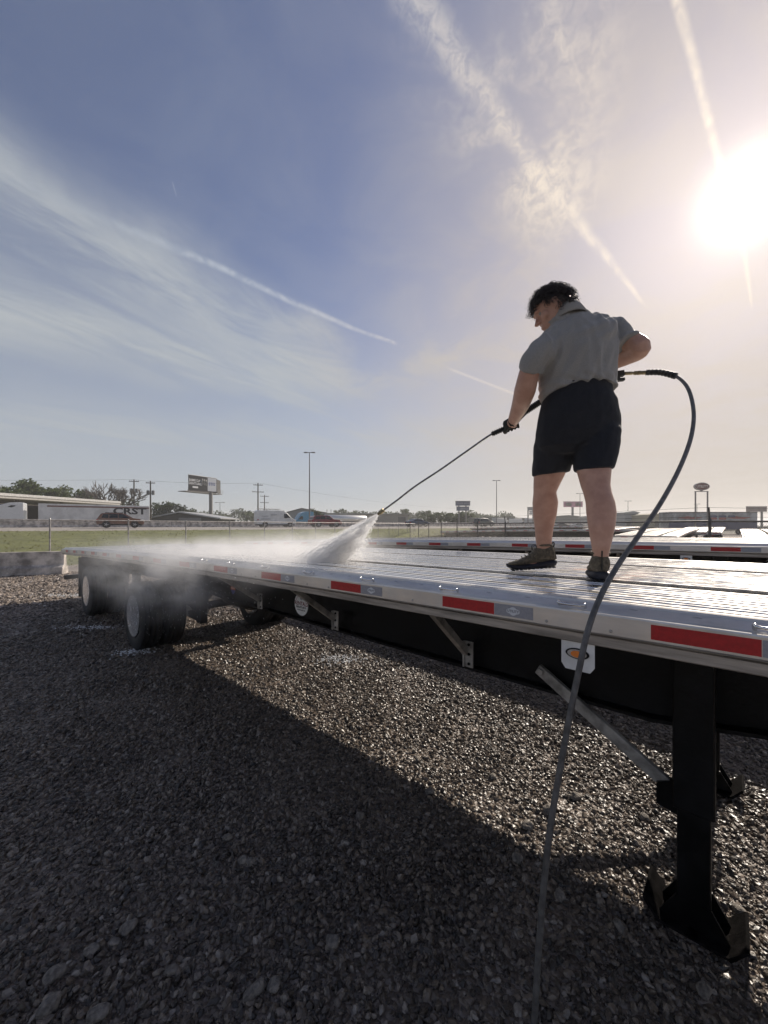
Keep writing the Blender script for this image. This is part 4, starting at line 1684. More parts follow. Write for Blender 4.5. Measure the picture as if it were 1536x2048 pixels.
m = MB()
o_, r_ = ribbed([P(1092, 796, 2.478), P(1050, 824, 2.503)], 0.0215, 0.016, 13)
m.tube(o_, r_, 12)
held('ribbed_grip', m, M_GRIP, smooth=False)
m = MB()
o_, r_ = ribbed([P(1047, 827, 2.505), LB_, G1], 0.0195, 0.0145, 19)
m.tube(o_, r_, 12)
held('ribbed_grip', m, M_GRIP, smooth=False)
m = MB()
dn = (LC_ - wand[-6]).normalized()
m.tube([LC_ - dn * 0.01, LC_ - dn * 0.008, LC_ + dn * 0.03, LC_ + dn * 0.032, LC_ + dn * 0.05], [0.010, 0.017, 0.017, 0.012, 0.010], 8)
held('nozzle', m, M_BRASS, smooth=False)
# trigger gun and couplings
g0, g1 = P(1215, 751, 2.40), P(1247, 747, 2.385)
m = MB()
m.bar(g0, g1, 0.030, 0.034)
m.bar(P(1233, 750, 2.39), P(1236, 762, 2.39), 0.024, 0.022)
m.bar(P(1229, 761, 2.39), P(1248, 759, 2.385), 0.026, 0.016)
held('trigger_gun', m, M_GRIP, smooth=False)
m = MB()
c0, c1 = P(1247, 747, 2.385), P(1294, 745, 2.37)
pts, rr = [], []
for t, r in ((0, .009), (.08, .011), (.35, .011), (.37, .009), (.45, .009), (.46, .013), (.55, .013), (.56, .009), (.62, .014), (.72, .014), (.73, .010), (.80, .013), (.98, .013), (1.0, .009)):
    pts.append(c0.lerp(c1, t))
    rr.append(r)
m.tube(pts, rr, 8)
held('swivel_coupling', m, M_BRASS, smooth=False)

# ---- hose
H = [P(1294, 745, 2.37), P(1322, 745, 2.33), P(1350, 751, 2.26), P(1375, 775, 2.13), P(1387, 820, 1.98), P(1383, 870, 1.84), P(1362, 930, 1.70), P(1325, 1000, 1.55),
     P(1278, 1070, 1.42), P(1233, 1135, 1.33), P(1200, 1195, 1.27), P(1176, 1260, 1.23), P(1158, 1340, 1.20), P(1138, 1440, 1.18), P(1118, 1550, 1.165), P(1100, 1660, 1.155),
     P(1086, 1790, 1.15), P(1076, 1920, 1.145), P(1068, 2048, 1.14)]
H += [Vector((0.42, 1.13, 0.22)), Vector((0.40, 1.05, 0.08)), Vector((0.34, 0.80, 0.03)), Vector((0.1, 0.2, 0.03)), Vector((-0.6, -0.5, 0.03)), Vector((-2.0, -0.9, 0.03)), Vector((-3.5, -2.2, 0.03))]
m = MB()
m.tube(catmull(H, 8), 0.0092, 12)
hose = m.build('pressure_hose', M_HOSE, None, smooth=True)
tag(hose, 'grey rubber pressure hose looping from the lance down over the trailer edge', 'hose')
m = MB()
o_, r_ = ribbed(catmull([P(1292, 745, 2.372), P(1322, 745, 2.33), P(1351, 752, 2.257)], 8), 0.0185, 0.0155, 9)
m.tube(o_, r_, 12)
m.build('bend_restrictor', M_GRIP, hose)


# ---- gloved hands closed round the lance
def glove(name, grip, axis, palm_dir, scale=1.0, thumb=1):
    """A closed hand: palm beside the bar, four fingers bent round it, thumb from the side of the palm."""
    ax = Vector(axis).normalized()
    pd = Vector(palm_dir)
    pd = (pd - ax * pd.dot(ax)).normalized()
    sd = ax.cross(pd).normalized()
    q = lambda a, b, c: Vector(grip) + (ax * a + pd * b + sd * c) * scale
    m = MB()
    loft(m, [(q(-0.046, 0.030, 0), pd * 0.012, sd * 0.020), (q(-0.036, 0.034, 0), pd * 0.016, sd * 0.034), (q(0.0, 0.036, 0), pd * 0.017, sd * 0.038), (q(0.036, 0.034, 0), pd * 0.016, sd * 0.034),
             (q(0.046, 0.030, 0), pd * 0.012, sd * 0.020)], 18)
    for i, (a, k) in enumerate(((-0.033, 0.94), (-0.011, 1.05), (0.011, 1.0), (0.033, 0.84))):
        rr = 0.0095 if i < 3 else 0.0085
        ring = []
        for deg in (70, 105, 140, 175, 210, 235 if i < 3 else 225):
            t = R(deg)
            ring.append(q(a, 0.031 * math.cos(t) * 0.95, 0.031 * math.sin(t)))
        m.tube(ring, [rr * 1.1, rr * 1.15, rr, rr * 1.05, rr * 0.95, rr * 0.8], 10)
    th = [q(-0.030 * thumb, 0.034, -0.022), q(-0.050 * thumb, 0.020, -0.032), q(-0.052 * thumb, 0.000, -0.030), q(-0.046 * thumb, -0.018, -0.020)]
    m.tube(catmull(th, 3), [0.013, 0.0128, 0.0126, 0.0124, 0.012, 0.0115, 0.0112, 0.0108, 0.0105, 0.009], 10)
    return m, q


axis = (G1 - LB_).normalized()
mg, q = glove('glove', LB_ + axis * 0.005, axis, L_WR - LB_, 1.0, -1)
arm_tube(mg, [q(0, 0.036, 0), LB_.lerp(L_WR, 0.75) + Vector((0, -0.004, 0))], [0.034, 0.038])
wear('glove', remesh(mg, 'glove', 0.0032, 2), M_GLOVE)
raxis = (P(1088, 798, 2.48) - LA).normalized()
RG = LA + raxis * 0.06
mg, q = glove('glove', RG, raxis, R_WR - RG, 1.0, 1)
arm_tube(mg, [q(0, 0.036, 0), RG.lerp(R_WR, 0.7), R_WR], [0.034, 0.038, 0.038])
wear('glove', remesh(mg, 'glove', 0.0032, 2), M_GLOVE)
# ================================================================== beyond the yard
HD = Vector((0.83, 0.557, 0)).normalized()       # highway direction
HN = Vector((-HD.y, HD.x, 0))                    # away from the camera
H0 = Vector((-31.6, 46.0, 0))
HZ_ROAD = 1.55
FARZ = 1.10                                      # the far carriageway lies lower


def road_at(u, off=0.0):
    """Point of the highway line shifted by off that is seen in photo column u."""
    r = (u - 768) / F
    o = H0 + HN * off
    s = (r * o.y - o.x) / (HD.x - HD.y * r)
    return o + HD * s


# ---- grass bank between fence and highway
FD = Vector((0.411, 0.912, 0)).normalized()
F0 = Vector((-13.19, 15.2, 0))
m = MB()
na_, nb_ = 70, 16
for i in range(na_ + 1):
    t = i / na_
    near = F0 + Vector((-0.5, 0.2, 0)) + FD * (-24 + 105 * t)
    far = H0 - HN * 8.8 + HD * (-70 + 235 * t)
    for j in range(nb_ + 1):
        s = j / nb_
        p = near.lerp(far, s)
        z = -0.02 + 1.32 * smooth01(s * 1.02) + 0.05 * noise.noise((p.x * 0.3, p.y * 0.3, 1)) * (1 - abs(2 * s - 1))
        m.v.append((p.x, p.y, z))
for i in range(na_):
    for j in range(nb_):
        a = i * (nb_ + 1) + j
        m.f.append((a, a + 1, a + nb_ + 2, a + nb_ + 1))
M_GRASS = mat('mown_grass', (0.145, 0.155, 0.052), 0.9, var=0.28, scale=1.1, bump=0.6, bscale=9, col2=(0.100, 0.105, 0.038), coords='Object')
bank = m.build('grass_bank', M_GRASS, smooth=True)
tag(bank, kind='structure')
# short grass blades near the fence
rnd = random.Random(4)
gb = MB()
for k in range(14000):
    t, s = rnd.random() ** 1.3 * 0.62 + 0.10, rnd.random() ** 1.2
    near = F0 + Vector((-0.5, 0.2, 0)) + FD * (-24 + 105 * t)
    far = H0 - HN * 8.8 + HD * (-70 + 235 * t)
    p = near.lerp(far, s)
    z = -0.02 + 1.32 * smooth01(s * 1.02)
    h = rnd.uniform(0.03, 0.09)
    a = rnd.uniform(0, 3.14)
    w = rnd.uniform(0.03, 0.07)
    dx, dy = math.cos(a) * w, math.sin(a) * w
    lx, ly = rnd.uniform(-.05, .05), rnd.uniform(-.05, .05)
    gb.add([(p.x - dx, p.y - dy, z - 0.02), (p.x + dx, p.y + dy, z - 0.02), (p.x + lx, p.y + ly, z + h)], [(0, 1, 2)])
tag(gb.build('grass', mat('grass_blades', (0.165, 0.165, 0.055), 0.8, var=0.3, scale=2.0, transl=((0.22, 0.22, 0.07), 0.5)), fix=False),
    'tufts of green grass on the bank behind the fence', 'grass', kind='stuff')


# ---- highway
def ribbon(name, o0, o1, z0, z1, m_, s0=-90, s1=700, n=30):
    mb = MB()
    for i in range(n + 1):
        s = s0 + (s1 - s0) * i / n
        for (o, z) in ((o0, z0), (o1, z1)):
            p = H0 + HN * o + HD * s
            mb.v.append((p.x, p.y, z))
    for i in range(n):
        mb.f.append((2 * i, 2 * i + 1, 2 * i + 3, 2 * i + 2))
    ob = mb.build(name, m_, fix=False)
    return tag(ob, kind='structure')


M_CONC = mat('pale_concrete_road', (0.36, 0.325, 0.29), 0.85, var=0.12, scale=0.6)
M_BARR = mat('stained_concrete', (0.54, 0.49, 0.44), 0.9, var=0.28, scale=2.2, bump=0.2, bscale=30)
ribbon('highway', -9.0, 6.0, 1.30, HZ_ROAD, M_CONC)
ribbon('far_highway', 7.0, 30.0, FARZ, FARZ, M_CONC)
M_PAINT = mat('road_paint', (0.72, 0.70, 0.62), 0.7, var=0.1)
ribbon('lane_line', -5.2, -5.05, 1.372, 1.375, M_PAINT)
ribbon('edge_line', 4.6, 4.75, 1.542, 1.545, M_PAINT)
# ground beyond the highway
mb = MB()
for i in range(31):
    s = -140 + 1200 * i / 30
    for o, z in ((30.0, FARZ - 0.005), (700, 0.6)):
        p = H0 + HN * o + HD * s
        mb.v.append((p.x, p.y, z))
for i in range(30):
    mb.f.append((2 * i, 2 * i + 1, 2 * i + 3, 2 * i + 2))
tag(mb.build('verge', mat('dry_verge', (0.15, 0.145, 0.085), 0.95, var=0.2, scale=0.05), fix=False), kind='structure')

# median wall: concrete sections end to end
wall = thing('median_barrier', 'long grey concrete barrier wall between the two carriageways of the highway', 'barrier', tuple(H0 + HN * 6.5) [:2] + (HZ_ROAD,), math.atan2(HD.y, HD.x))
mb = MB()
mb.prism([(-0.30, 0), (0.30, 0), (0.30, 0.08), (0.12, 0.30), (0.08, 0.86), (-0.08, 0.86), (-0.12, 0.30), (-0.30, 0.08)], 0.02, 5.98, 'X')
sec = mb.build('barrier_section', M_BARR, wall)
sec.location = (-42, 0, 0)
for i in range(1, 40):
    c = sec.copy()
    COL.objects.link(c)
    c.parent = wall
    c.location = (-42 + 6 * i, 0, 0)

# ---- loose concrete barriers by the fence
bd = Vector((0.93, 0.367, 0)).normalized()
brot = math.atan2(bd.y, bd.x)
bmesh_ = MB()
bmesh_.prism([(-0.30, 0), (0.30, 0), (0.30, 0.06), (0.27, 0.27), (0.13, 0.36), (0.09, 0.86), (-0.09, 0.86), (-0.13, 0.36), (-0.27, 0.27), (-0.30, 0.06)], 0.0, 3.6, 'X')
pe = P(131, 1148, 14.6)
for k, (lab) in enumerate(('grey concrete barrier lying by the fence behind the rear of the washed trailer', 'grey concrete barrier continuing the row along the chain link fence away from the trailer')):
    me = bmesh_.mesh('jersey_barrier')
    bm = bmesh.new()
    bm.from_mesh(me)
    bmesh.ops.recalc_face_normals(bm, faces=bm.faces)
    bmesh.ops.bevel(bm, geom=[e for e in bm.edges if e.calc_face_angle(0) > 0.4], offset=0.015, segments=1, affect='EDGES')
    bm.to_mesh(me)
    bm.free()
    o = link('jersey_barrier', me, M_BARR)
    p = Vector((pe.x, pe.y, 0)) - bd * (3.6 * (k + 1) + 0.03 * k)
    o.location = (p.x, p.y, 0.0)
    o.rotation_euler = (0, 0, brot)
    tag(o, lab, 'barrier', 'concrete barriers by the fence')


# ---- chain link fences
M_GALV = mat('galvanised_steel', (0.36, 0.35, 0.34), 0.5, 0.7, var=0.2, scale=10)
M_DARKPOST = mat('weathered_fence_steel', (0.11, 0.105, 0.10), 0.55, 0.6, var=0.2, scale=10)


def fence(name, label, start, d, n, span, zf, h, mpost, arms=False, wire_r=0.0018, mesh_step=0.075, brace=(), first=0):
    f = thing(name, label, 'fence', (start.x, start.y, 0), math.atan2(d.y, d.x))
    zz = lambda s: zf(start + d * s)
    for i in range(first, n + 1):
        mb = MB()
        s = i * span
        mb.tube([(s, 0, zz(s) - 0.05), (s, 0, zz(s) + h + 0.04)], 0.030, 8)
        mb.lathe([(zz(s) + h + 0.03, 0.034), (zz(s) + h + 0.07, 0.02)], 'Z', 8, (s, 0, 0))
        po = mb.build('post', mpost, f)
        if arms:
            mb = MB()
            mb.bar((s, 0, zz(s) + h), (s, 0.03, zz(s) + h + 0.30), 0.03, 0.02)
            mb.build('barb_arm', mpost, po)
    for i in range(n):
        a, b = i * span, (i + 1) * span
        mb = MB()
        mb.tube([(a, 0, zz(a) + h), (b, 0, zz(b) + h)], 0.021, 6)
        mb.build('top_rail', mpost, f)
        mb = MB()
        step = mesh_step
        k = int((span + h) / step)
        for q in range(-int(h / step), int(span / step) + 1):
            for sg in (1, -1):
                # wires rising at 45 degrees, clipped to the panel
                x0 = q * step
                t0, t1 = max(0, -x0), min(h, span - x0)
                if t1 - t0 < 0.02:
                    continue
                xa, xb = x0 + t0, x0 + t1
                if sg < 0:
                    xa, xb = span - xa, span - xb
                za = zz(a) + (zz(b) - zz(a)) * xa / span
                zb_ = zz(a) + (zz(b) - zz(a)) * xb / span
                mb.tube([(a + xa, sg * 0.003, za + t0), (a + xb, sg * 0.003, zb_ + t1)], wire_r, 3, caps=False)
        o = mb.build('chain_link_mesh', M_GALV if mpost is M_GALV else mpost, f, fix=False)
        o['kind'] = 'stuff'
    if arms:
        for j in range(3):
            mb = MB()
            pts = [(i * span, 0.01 * (j + 1), zz(i * span) + h + 0.10 * (j + 1) - 0.005) for i in range(n + 1)]
            mb.tube(pts, 0.004, 4)
            mb.build('barbed_wire', mpost, f)
    for (i, j) in brace:
        mb = MB()
        mb.tube([(i * span, 0, zz(0) + h * 0.75), (i * span + j, 0, zz(0) + 0.1)], 0.02, 6)
        mb.build('diagonal_brace', mpost, f)
    return f


fence('chain_link_fence', 'silver chain link fence with thin posts along the foot of the grass bank', F0 - FD * 9.15, FD, 17, 3.05, lambda p: 0.05, 2.0, M_GALV, brace=((8, 1.6), (8, -1.6)))
RF0 = Vector((6.94, 8.2, 0))
RFD = Vector((-0.168, 1.0, 0)).normalized()
fence('chain_link_fence', 'dark chain link fence with barbed wire behind the second flatbed trailer', RF0, RFD, 9, 3.05, lambda p: 0.0, 1.93, M_DARKPOST, True, 0.0022)


fence('chain_link_fence', 'short run of dark chain link fence turning the corner towards the end on trailers', Vector((7.0, 8.23, 0)), Vector((0.96, 0.28, 0)), 2, 3.05, lambda p: 0.0, 1.93, M_DARKPOST, True, 0.0022, first=1)
# ---- more flatbeds in the yard
tn_rot = math.atan2(TN.y, TN.x)
flatbed('flatbed trailer standing end on beyond the dark barbed wire fence, below the oval sign', Vector((13.26, 17.35, 0.05)), tn_rot, 1)
flatbed('flatbed trailer standing end on beyond the dark fence, with its deck nearest the mural trailer', Vector((15.95, 13.3, 0.03)), tn_rot, 1)
flatbed('flatbed trailer standing end on close to the foot of the mural trailer', Vector((21.5, 24.5, 0.10)), tn_rot, 0)
flatbed('flatbed trailer standing end on in the back row below the boxy grey building', Vector((17.6, 30.5, 0.10)), tn_rot, 0)
flatbed('flatbed trailer parked broadside beyond the fence near the stacked signboards', Vector((5.0, 34.5, 0.0)), T_ROT, 0)
flatbed('flatbed trailer parked broadside in the far row beyond all the others', Vector((12.0, 54.0, 0.15)), T_ROT, 0)


# ---- vehicles
M_GLASS = mat('dark_car_glass', (0.012, 0.014, 0.016), 0.08, var=0.1, spec=0.6)
M_TYRE2 = mat('car_tyre', (0.02, 0.02, 0.02), 0.8, var=0.2)
M_RIM2 = mat('car_rim', (0.40, 0.40, 0.42), 0.3, 0.8, var=0.1)
M_LAMP = mat('head_lamp', (0.75, 0.75, 0.72), 0.1, var=0.05, coat=0.5)
M_TAIL = mat('tail_lamp', (0.35, 0.01, 0.01), 0.2, var=0.05)
M_PLAST = mat('black_trim', (0.02, 0.02, 0.02), 0.6, var=0.2)


def car_wheel(parent, x, y, r, w):
    mb = MB()
    mb.lathe([(-w / 2, r * 0.62), (-w / 2, r * 0.93), (-w * 0.36, r), (w * 0.36, r), (w / 2, r * 0.93), (w / 2, r * 0.62)], 'Y', 20, closed=True)
    ty = mb.build('wheel', M_TYRE2, parent, auto=40)
    ty.location = (x, y, r)
    mb = MB()
    s = -1 if y < 0 else 1
    mb.lathe([(s * w * 0.30, r * 0.63), (s * w * 0.42, r * 0.60), (s * w * 0.36, r * 0.18), (s * w * 0.44, 0.001)], 'Y', 16)
    for k in range(5):
        a = 2 * math.pi * k / 5
        mb.bar((0, s * w * 0.42, 0), (r * 0.6 * math.cos(a), s * w * 0.44, r * 0.6 * math.sin(a)), 0.06, 0.03, (0, 1, 0))
    mb.build('rim', M_RIM2, ty)


def vehicle(name, label, p, z, rz, prof, wid, paint, wheels, wr, wins, shield, rearwin=None, lamps=None, trim=None, belt=1.0, lean=0.24, group='cars driving on the highway', rails=None, cat='car'):
    """prof: side outline (x forward from the tail, z); wins: side window outlines; shield: windscreen as two outline points."""
    t = thing(name, label, cat, (p.x, p.y, z), rz, group)
    hw = lambda zz: wid / 2 - max(0, zz - belt) * lean - max(0, 0.5 - zz) * 0.15
    n = len(prof)
    mb = MB()
    for s in (-1, 1):
        for (x, zz) in prof:
            e = min(x, prof[-1][0] if False else max(q[0] for q in prof) - x)
            taper = 0.10 * max(0, 1 - e / 0.5) ** 2
            mb.v.append((x, s * (hw(zz) - taper), zz))
    mb.f.append(tuple(reversed(range(n))))
    mb.f.append(tuple(range(n, 2 * n)))
    for i in range(n):
        mb.f.append((i, (i + 1) % n, n + (i + 1) % n, n + i))
    body_ = mb.build('body', paint, t, bevel=0.035)
    for poly in wins:
        for s in (-1, 1):
            mb = MB()
            k = len(poly)
            for e in (0.004, -0.02):
                for (x, zz) in poly:
                    mb.v.append((x, s * (hw(zz) + e), zz))
            mb.f = [tuple(range(k)), tuple(reversed(range(k, 2 * k)))] + [(i, (i + 1) % k, k + (i + 1) % k, k + i) for i in range(k)]
            mb.build('side_window', M_GLASS, t)
    for nm_, seg in (('windscreen', shield), ('rear_window', rearwin)):
        if not seg:
            continue
        (xa, za), (xb, zb_) = seg
        d = Vector((xb - xa, 0, zb_ - za)).normalized()
        nv = Vector((-d.z, 0, d.x))
        if nv.z < 0:
            nv = -nv
        mb = MB()
        for e in (0.006, -0.02):
            for (x, zz) in ((xa, za), (xb, zb_)):
                for s in (-1, 1):
                    mb.v.append((x + nv.x * e, s * (hw(zz) - 0.10), zz + nv.z * e))
        mb.f = [(0, 1, 3, 2), (4, 6, 7, 5), (0, 4, 5, 1), (2, 3, 7, 6), (0, 2, 6, 4), (1, 5, 7, 3)]
        mb.build(nm_, M_GLASS, t)
    for x in wheels:
        for s in (-1, 1):
            mb = MB()
            mb.lathe([(s * (wid / 2 - 0.26), wr * 1.14), (s * (wid / 2 + 0.006), wr * 1.14)], 'Y', 20, (x, 0, wr * 1.02))
            mb.build('wheel_arch', M_PLAST, t)
            car_wheel(t, x, s * (wid / 2 - 0.10), wr, 0.24)
    L = max(q[0] for q in prof)
    zl = lamps or 0.78
    for s in (-1, 1):
        for nm_, x0, x1, mm in (('headlight', L - 0.42, L - 0.10, M_LAMP), ('tail_light', 0.0, 0.22, M_TAIL)):
            mb = MB()
            yo = s * (hw(zl) - 0.03)
            mb.box((x0, min(yo, yo - s * 0.25), zl - 0.04), (x1 + (0.10 if nm_ == 'headlight' else 0), max(yo, yo - s * 0.25), zl + 0.10))
            o = mb.build(nm_, mm, t, bevel=0.03)
        mb = MB()
        xm = shield[1][0] - 0.25
        mb.box((xm, min(s * hw(1.05), s * (hw(1.05) + 0.20)), 1.02), (xm + 0.12, max(s * hw(1.05), s * (hw(1.05) + 0.20)), 1.16))
        mb.build('side_mirror', paint, t, bevel=0.02)
    mb = MB()
    mb.box((0.25, -wid / 2 + 0.02, 0.24), (L - 0.25, wid / 2 - 0.02, 0.40))
    mb.build('sill', M_PLAST, t, bevel=0.02)
    if rails:
        for s in (-1, 1):
            mb = MB()
            mb.tube([(rails[0], s * (hw(1.6) - 0.02), rails[2]), (rails[1], s * (hw(1.6) - 0.02), rails[2])], 0.02, 6)
            mb.build('roof_rail', M_PLAST, t)
    return t


rz_h = math.atan2(HD.y, HD.x)
SUV = [(0.10, 0.36), (0.0, 0.55), (0.02, 0.95), (0.14, 1.12), (0.42, 1.60), (0.62, 1.68), (1.6, 1.72), (2.5, 1.68), (2.85, 1.58), (3.55, 1.12), (4.30, 1.00), (4.58, 0.86), (4.68, 0.60), (4.62, 0.36)]
suv_wins = [[(0.50, 1.14), (0.66, 1.56), (1.15, 1.60), (1.15, 1.12)], [(1.24, 1.12), (1.24, 1.60), (2.05, 1.60), (2.05, 1.12)], [(2.14, 1.12), (2.14, 1.60), (2.62, 1.55), (3.25, 1.12)]]


def car_paint(name, col):
    return mat(name, col, 0.28, 0.25, var=0.08, scale=3, coat=0.6)


def put(fn, u_tail, off, **kw):
    p = road_at(u_tail, off)
    return fn(p, HZ_ROAD + 0.012 if off >= -1 else 1.42, **kw)


p = road_at(193, 0)
vehicle('suv', 'copper brown hatchback suv driving past the white box semi trailer', p, HZ_ROAD, rz_h, SUV, 1.86, car_paint('copper_paint', (0.16, 0.075, 0.050)), (0.95, 3.72), 0.36, suv_wins,
        ((2.88, 1.56), (3.50, 1.14)), ((0.16, 1.16), (0.40, 1.56)), rails=(0.8, 2.4, 1.75), lamps=0.86)
PICK = [(0.05, 0.45), (0.0, 0.6), (0.0, 1.10), (0.10, 1.14), (0.30, 1.58), (0.55, 1.74), (2.6, 1.80), (3.0, 1.72), (3.65, 1.20), (4.75, 1.08), (5.05, 0.95), (5.12, 0.6), (5.05, 0.42)]
pk_wins = [[(0.45, 1.22), (0.66, 1.62), (1.30, 1.66), (1.30, 1.20)], [(1.40, 1.20), (1.40, 1.68), (2.22, 1.68), (2.22, 1.20)], [(2.32, 1.20), (2.32, 1.68), (2.85, 1.64), (3.40, 1.20)]]
p = road_at(620, 0)
vehicle('suv', 'dark red large suv driving in front of the long silver tanker', p, HZ_ROAD, rz_h, PICK, 1.98, car_paint('dark_red_paint', (0.17, 0.018, 0.030)), (1.05, 4.1), 0.40, pk_wins,
        ((3.02, 1.70), (3.60, 1.22)), ((0.13, 1.2), (0.29, 1.54)), lamps=0.92, rails=(0.8, 2.6, 1.83))
SEDAN = [(0.08, 0.36), (0.0, 0.55), (0.02, 0.98), (0.65, 1.06), (1.25, 1.40), (1.7, 1.45), (2.4, 1.43), (2.75, 1.34), (3.45, 1.02), (4.25, 0.88), (4.55, 0.72), (4.60, 0.5), (4.52, 0.34)]
sd_wins = [[(0.95, 1.06), (1.30, 1.34), (1.95, 1.38), (1.95, 1.04)], [(2.05, 1.04), (2.05, 1.38), (2.60, 1.33), (3.15, 1.04)]]
p = road_at(815, 0)
vehicle('sedan', 'small dark blue car on the highway to the right of the warehouse', p, HZ_ROAD, rz_h, SEDAN, 1.78, car_paint('dark_blue_paint', (0.02, 0.04, 0.085)), (0.85, 3.65), 0.33, sd_wins,
        ((2.78, 1.32), (3.40, 1.04)), ((0.72, 1.09), (1.20, 1.37)), lamps=0.74, belt=0.95)
p = road_at(952, 0)
vehicle('suv', 'dark green grey suv on the highway beside the tall light pole', p, HZ_ROAD, rz_h, SUV, 1.86, car_paint('grey_green_paint', (0.05, 0.06, 0.055)), (0.95, 3.72), 0.36, suv_wins,
        ((2.88, 1.56), (3.50, 1.14)), ((0.16, 1.16), (0.40, 1.56)), rails=(0.8, 2.4, 1.75), lamps=0.86)
VAN = [(0.05, 0.42), (0.0, 0.6), (0.02, 2.30), (0.12, 2.46), (3.6, 2.50), (4.15, 2.40), (4.55, 2.05), (5.20, 1.36), (5.62, 1.18), (5.85, 0.95), (5.90, 0.6), (5.82, 0.40)]
van_wins = [[(4.02, 1.36), (4.02, 1.98), (4.42, 1.98), (4.98, 1.40)]]
p = road_at(511, 2.0)
M_VANW = mat('white_van_paint', (0.62, 0.63, 0.63), 0.35, var=0.06, scale=2, coat=0.4)
van = vehicle('cargo_van', 'white high roof cargo van with a ladder rack on its roof', p, HZ_ROAD, rz_h, VAN, 2.05, M_VANW, (1.15, 4.95), 0.36, van_wins, ((4.62, 1.98), (5.16, 1.42)), lamps=1.02, belt=1.3, lean=0.12, cat='van')
for k in range(4):
    mb = MB()
    mb.tube([(0.5 + k * 0.9, -0.75, 2.48), (0.5 + k * 0.9, -0.75, 2.66), (0.5 + k * 0.9, 0.75, 2.66), (0.5 + k * 0.9, 0.75, 2.48)], 0.025, 6)
    mb.build('roof_rack_bar', M_GALV, van)
for s in (-0.5, -0.2, 0.3, 0.55):
    mb = MB()
    mb.tube([(0.3, s, 2.70), (3.6, s, 2.70)], 0.03, 6)
    mb.build('ladder_rail', M_GALV, van)
for (x0, x1, z0, z1) in ((0.5, 1.9, 1.1, 1.25), (2.0, 2.9, 1.75, 1.9), (0.6, 1.6, 1.55, 1.65)):
    mb = MB()
    mb.box((x0, -1.03, z0), (x1, -1.015, z1))
    mb.build('faded_lettering_band', mat('faded_grey', (0.42, 0.43, 0.45), 0.5), van)

# semi truck passing on the far carriageway, heading left
rz_l = rz_h + math.pi
M_BOXW = mat('white_box_panel', (0.60, 0.60, 0.59), 0.45, var=0.10, scale=0.8)
p = road_at(298, 21.5)
sem = thing('semi_trailer', 'long white box semi trailer lettered on its side beyond the highway barrier', 'trailer', (p.x, p.y, FARZ), rz_l)
SL = 14.1
mb = MB()
mb.box((0, -1.3, 1.10), (SL, 1.3, 3.95))
mb.build('box', M_BOXW, sem, bevel=0.03)
mb = MB()
mb.box((0.03, 1.302, 3.48), (SL - 1.0, 1.308, 3.70))
mb.build('brown_stripe', mat('brown_stripe', (0.17, 0.085, 0.07), 0.5), sem)
mb = MB()
mb.box((0.2, 1.30, 1.05), (SL - 0.1, 1.312, 1.22))
mb.build('bottom_rail', mat('grey_rail', (0.40, 0.39, 0.38), 0.5), sem)
text_mesh('lettering', 'CRST', 1.42, mat('letter_charcoal', (0.03, 0.03, 0.035), 0.5), sem, frame((-1, 0, 0), (0, 0, 1), (2.75, 1.315, 2.98)) @ Matrix.Scale(1.36, 4, (1, 0, 0)), 0.004, 0.05)
text_mesh('small_lettering', 'THE TRANSPORTATION SOLUTION', 0.22, mat('letter_grey', (0.25, 0.25, 0.26), 0.5), sem, frame((-1, 0, 0), (0, 0, 1), (2.3, 1.315, 1.72)), 0.003)
for x in (1.6, 2.9):
    for s in (-1, 1):
        car_wheel(sem, x, s * 1.12, 0.50, 0.32)
mb = MB()
mb.box((SL - 3.0, -0.9, 0.3), (SL - 2.8, 0.9, 1.1))
mb.build('landing_gear', M_BLACK, sem)
trp = p + Vector((math.cos(rz_l), math.sin(rz_l), 0)) * (SL - 0.6)
tr = thing('truck_tractor', 'white sleeper cab truck tractor pulling the long white box trailer', 'truck', (trp.x, trp.y, FARZ), rz_l)
M_CABW = mat('white_cab_paint', (0.62, 0.63, 0.63), 0.3, var=0.05, coat=0.5)
mb = MB()
cabp = [(2.2, 0.9), (2.2, 4.0), (2.6, 4.05), (3.8, 3.98), (4.8, 3.60), (5.7, 2.95), (6.1, 2.62), (6.45, 1.95), (8.0, 1.75), (8.3, 1.35), (8.35, 0.55), (2.4, 0.55)]
mb.prism(cabp, -1.2, 1.2, 'Y')
mb.build('cab', M_CABW, tr, bevel=0.08)
mb = MB()
mb.prism([(5.35, 2.02), (5.35, 2.62), (5.75, 2.62), (6.15, 2.45), (6.25, 2.02)], 1.195, 1.21, 'Y')
mb.build('side_window', M_GLASS, tr)
mb = MB()
mb.prism([(3.15, 3.45), (3.05, 3.60), (3.55, 3.62), (3.95, 3.35), (3.5, 3.30)], 1.195, 1.21, 'Y')
mb.build('sleeper_vent', M_GLASS, tr)
mb = MB()
mb.prism([(2.3, 1.55), (2.3, 1.63), (5.2, 1.63), (5.2, 1.55)], 1.195, 1.21, 'Y')
mb.build('stripe', mat('brown_stripe2', (0.25, 0.12, 0.09), 0.5), tr)
mb = MB()
mb.box((-1.5, -0.5, 0.75), (2.4, 0.5, 1.0))
mb.build('chassis', M_BLACK, tr)
mb = MB()
mb.box((6.3, 1.22, 2.0), (6.42, 1.50, 2.75))
mb.build('mirror', M_PLAST, tr, bevel=0.03)
for x in (0.0, 1.3, 7.0):
    for s in (-1, 1):
        car_wheel(tr, x, s * 1.05, 0.50, 0.30)

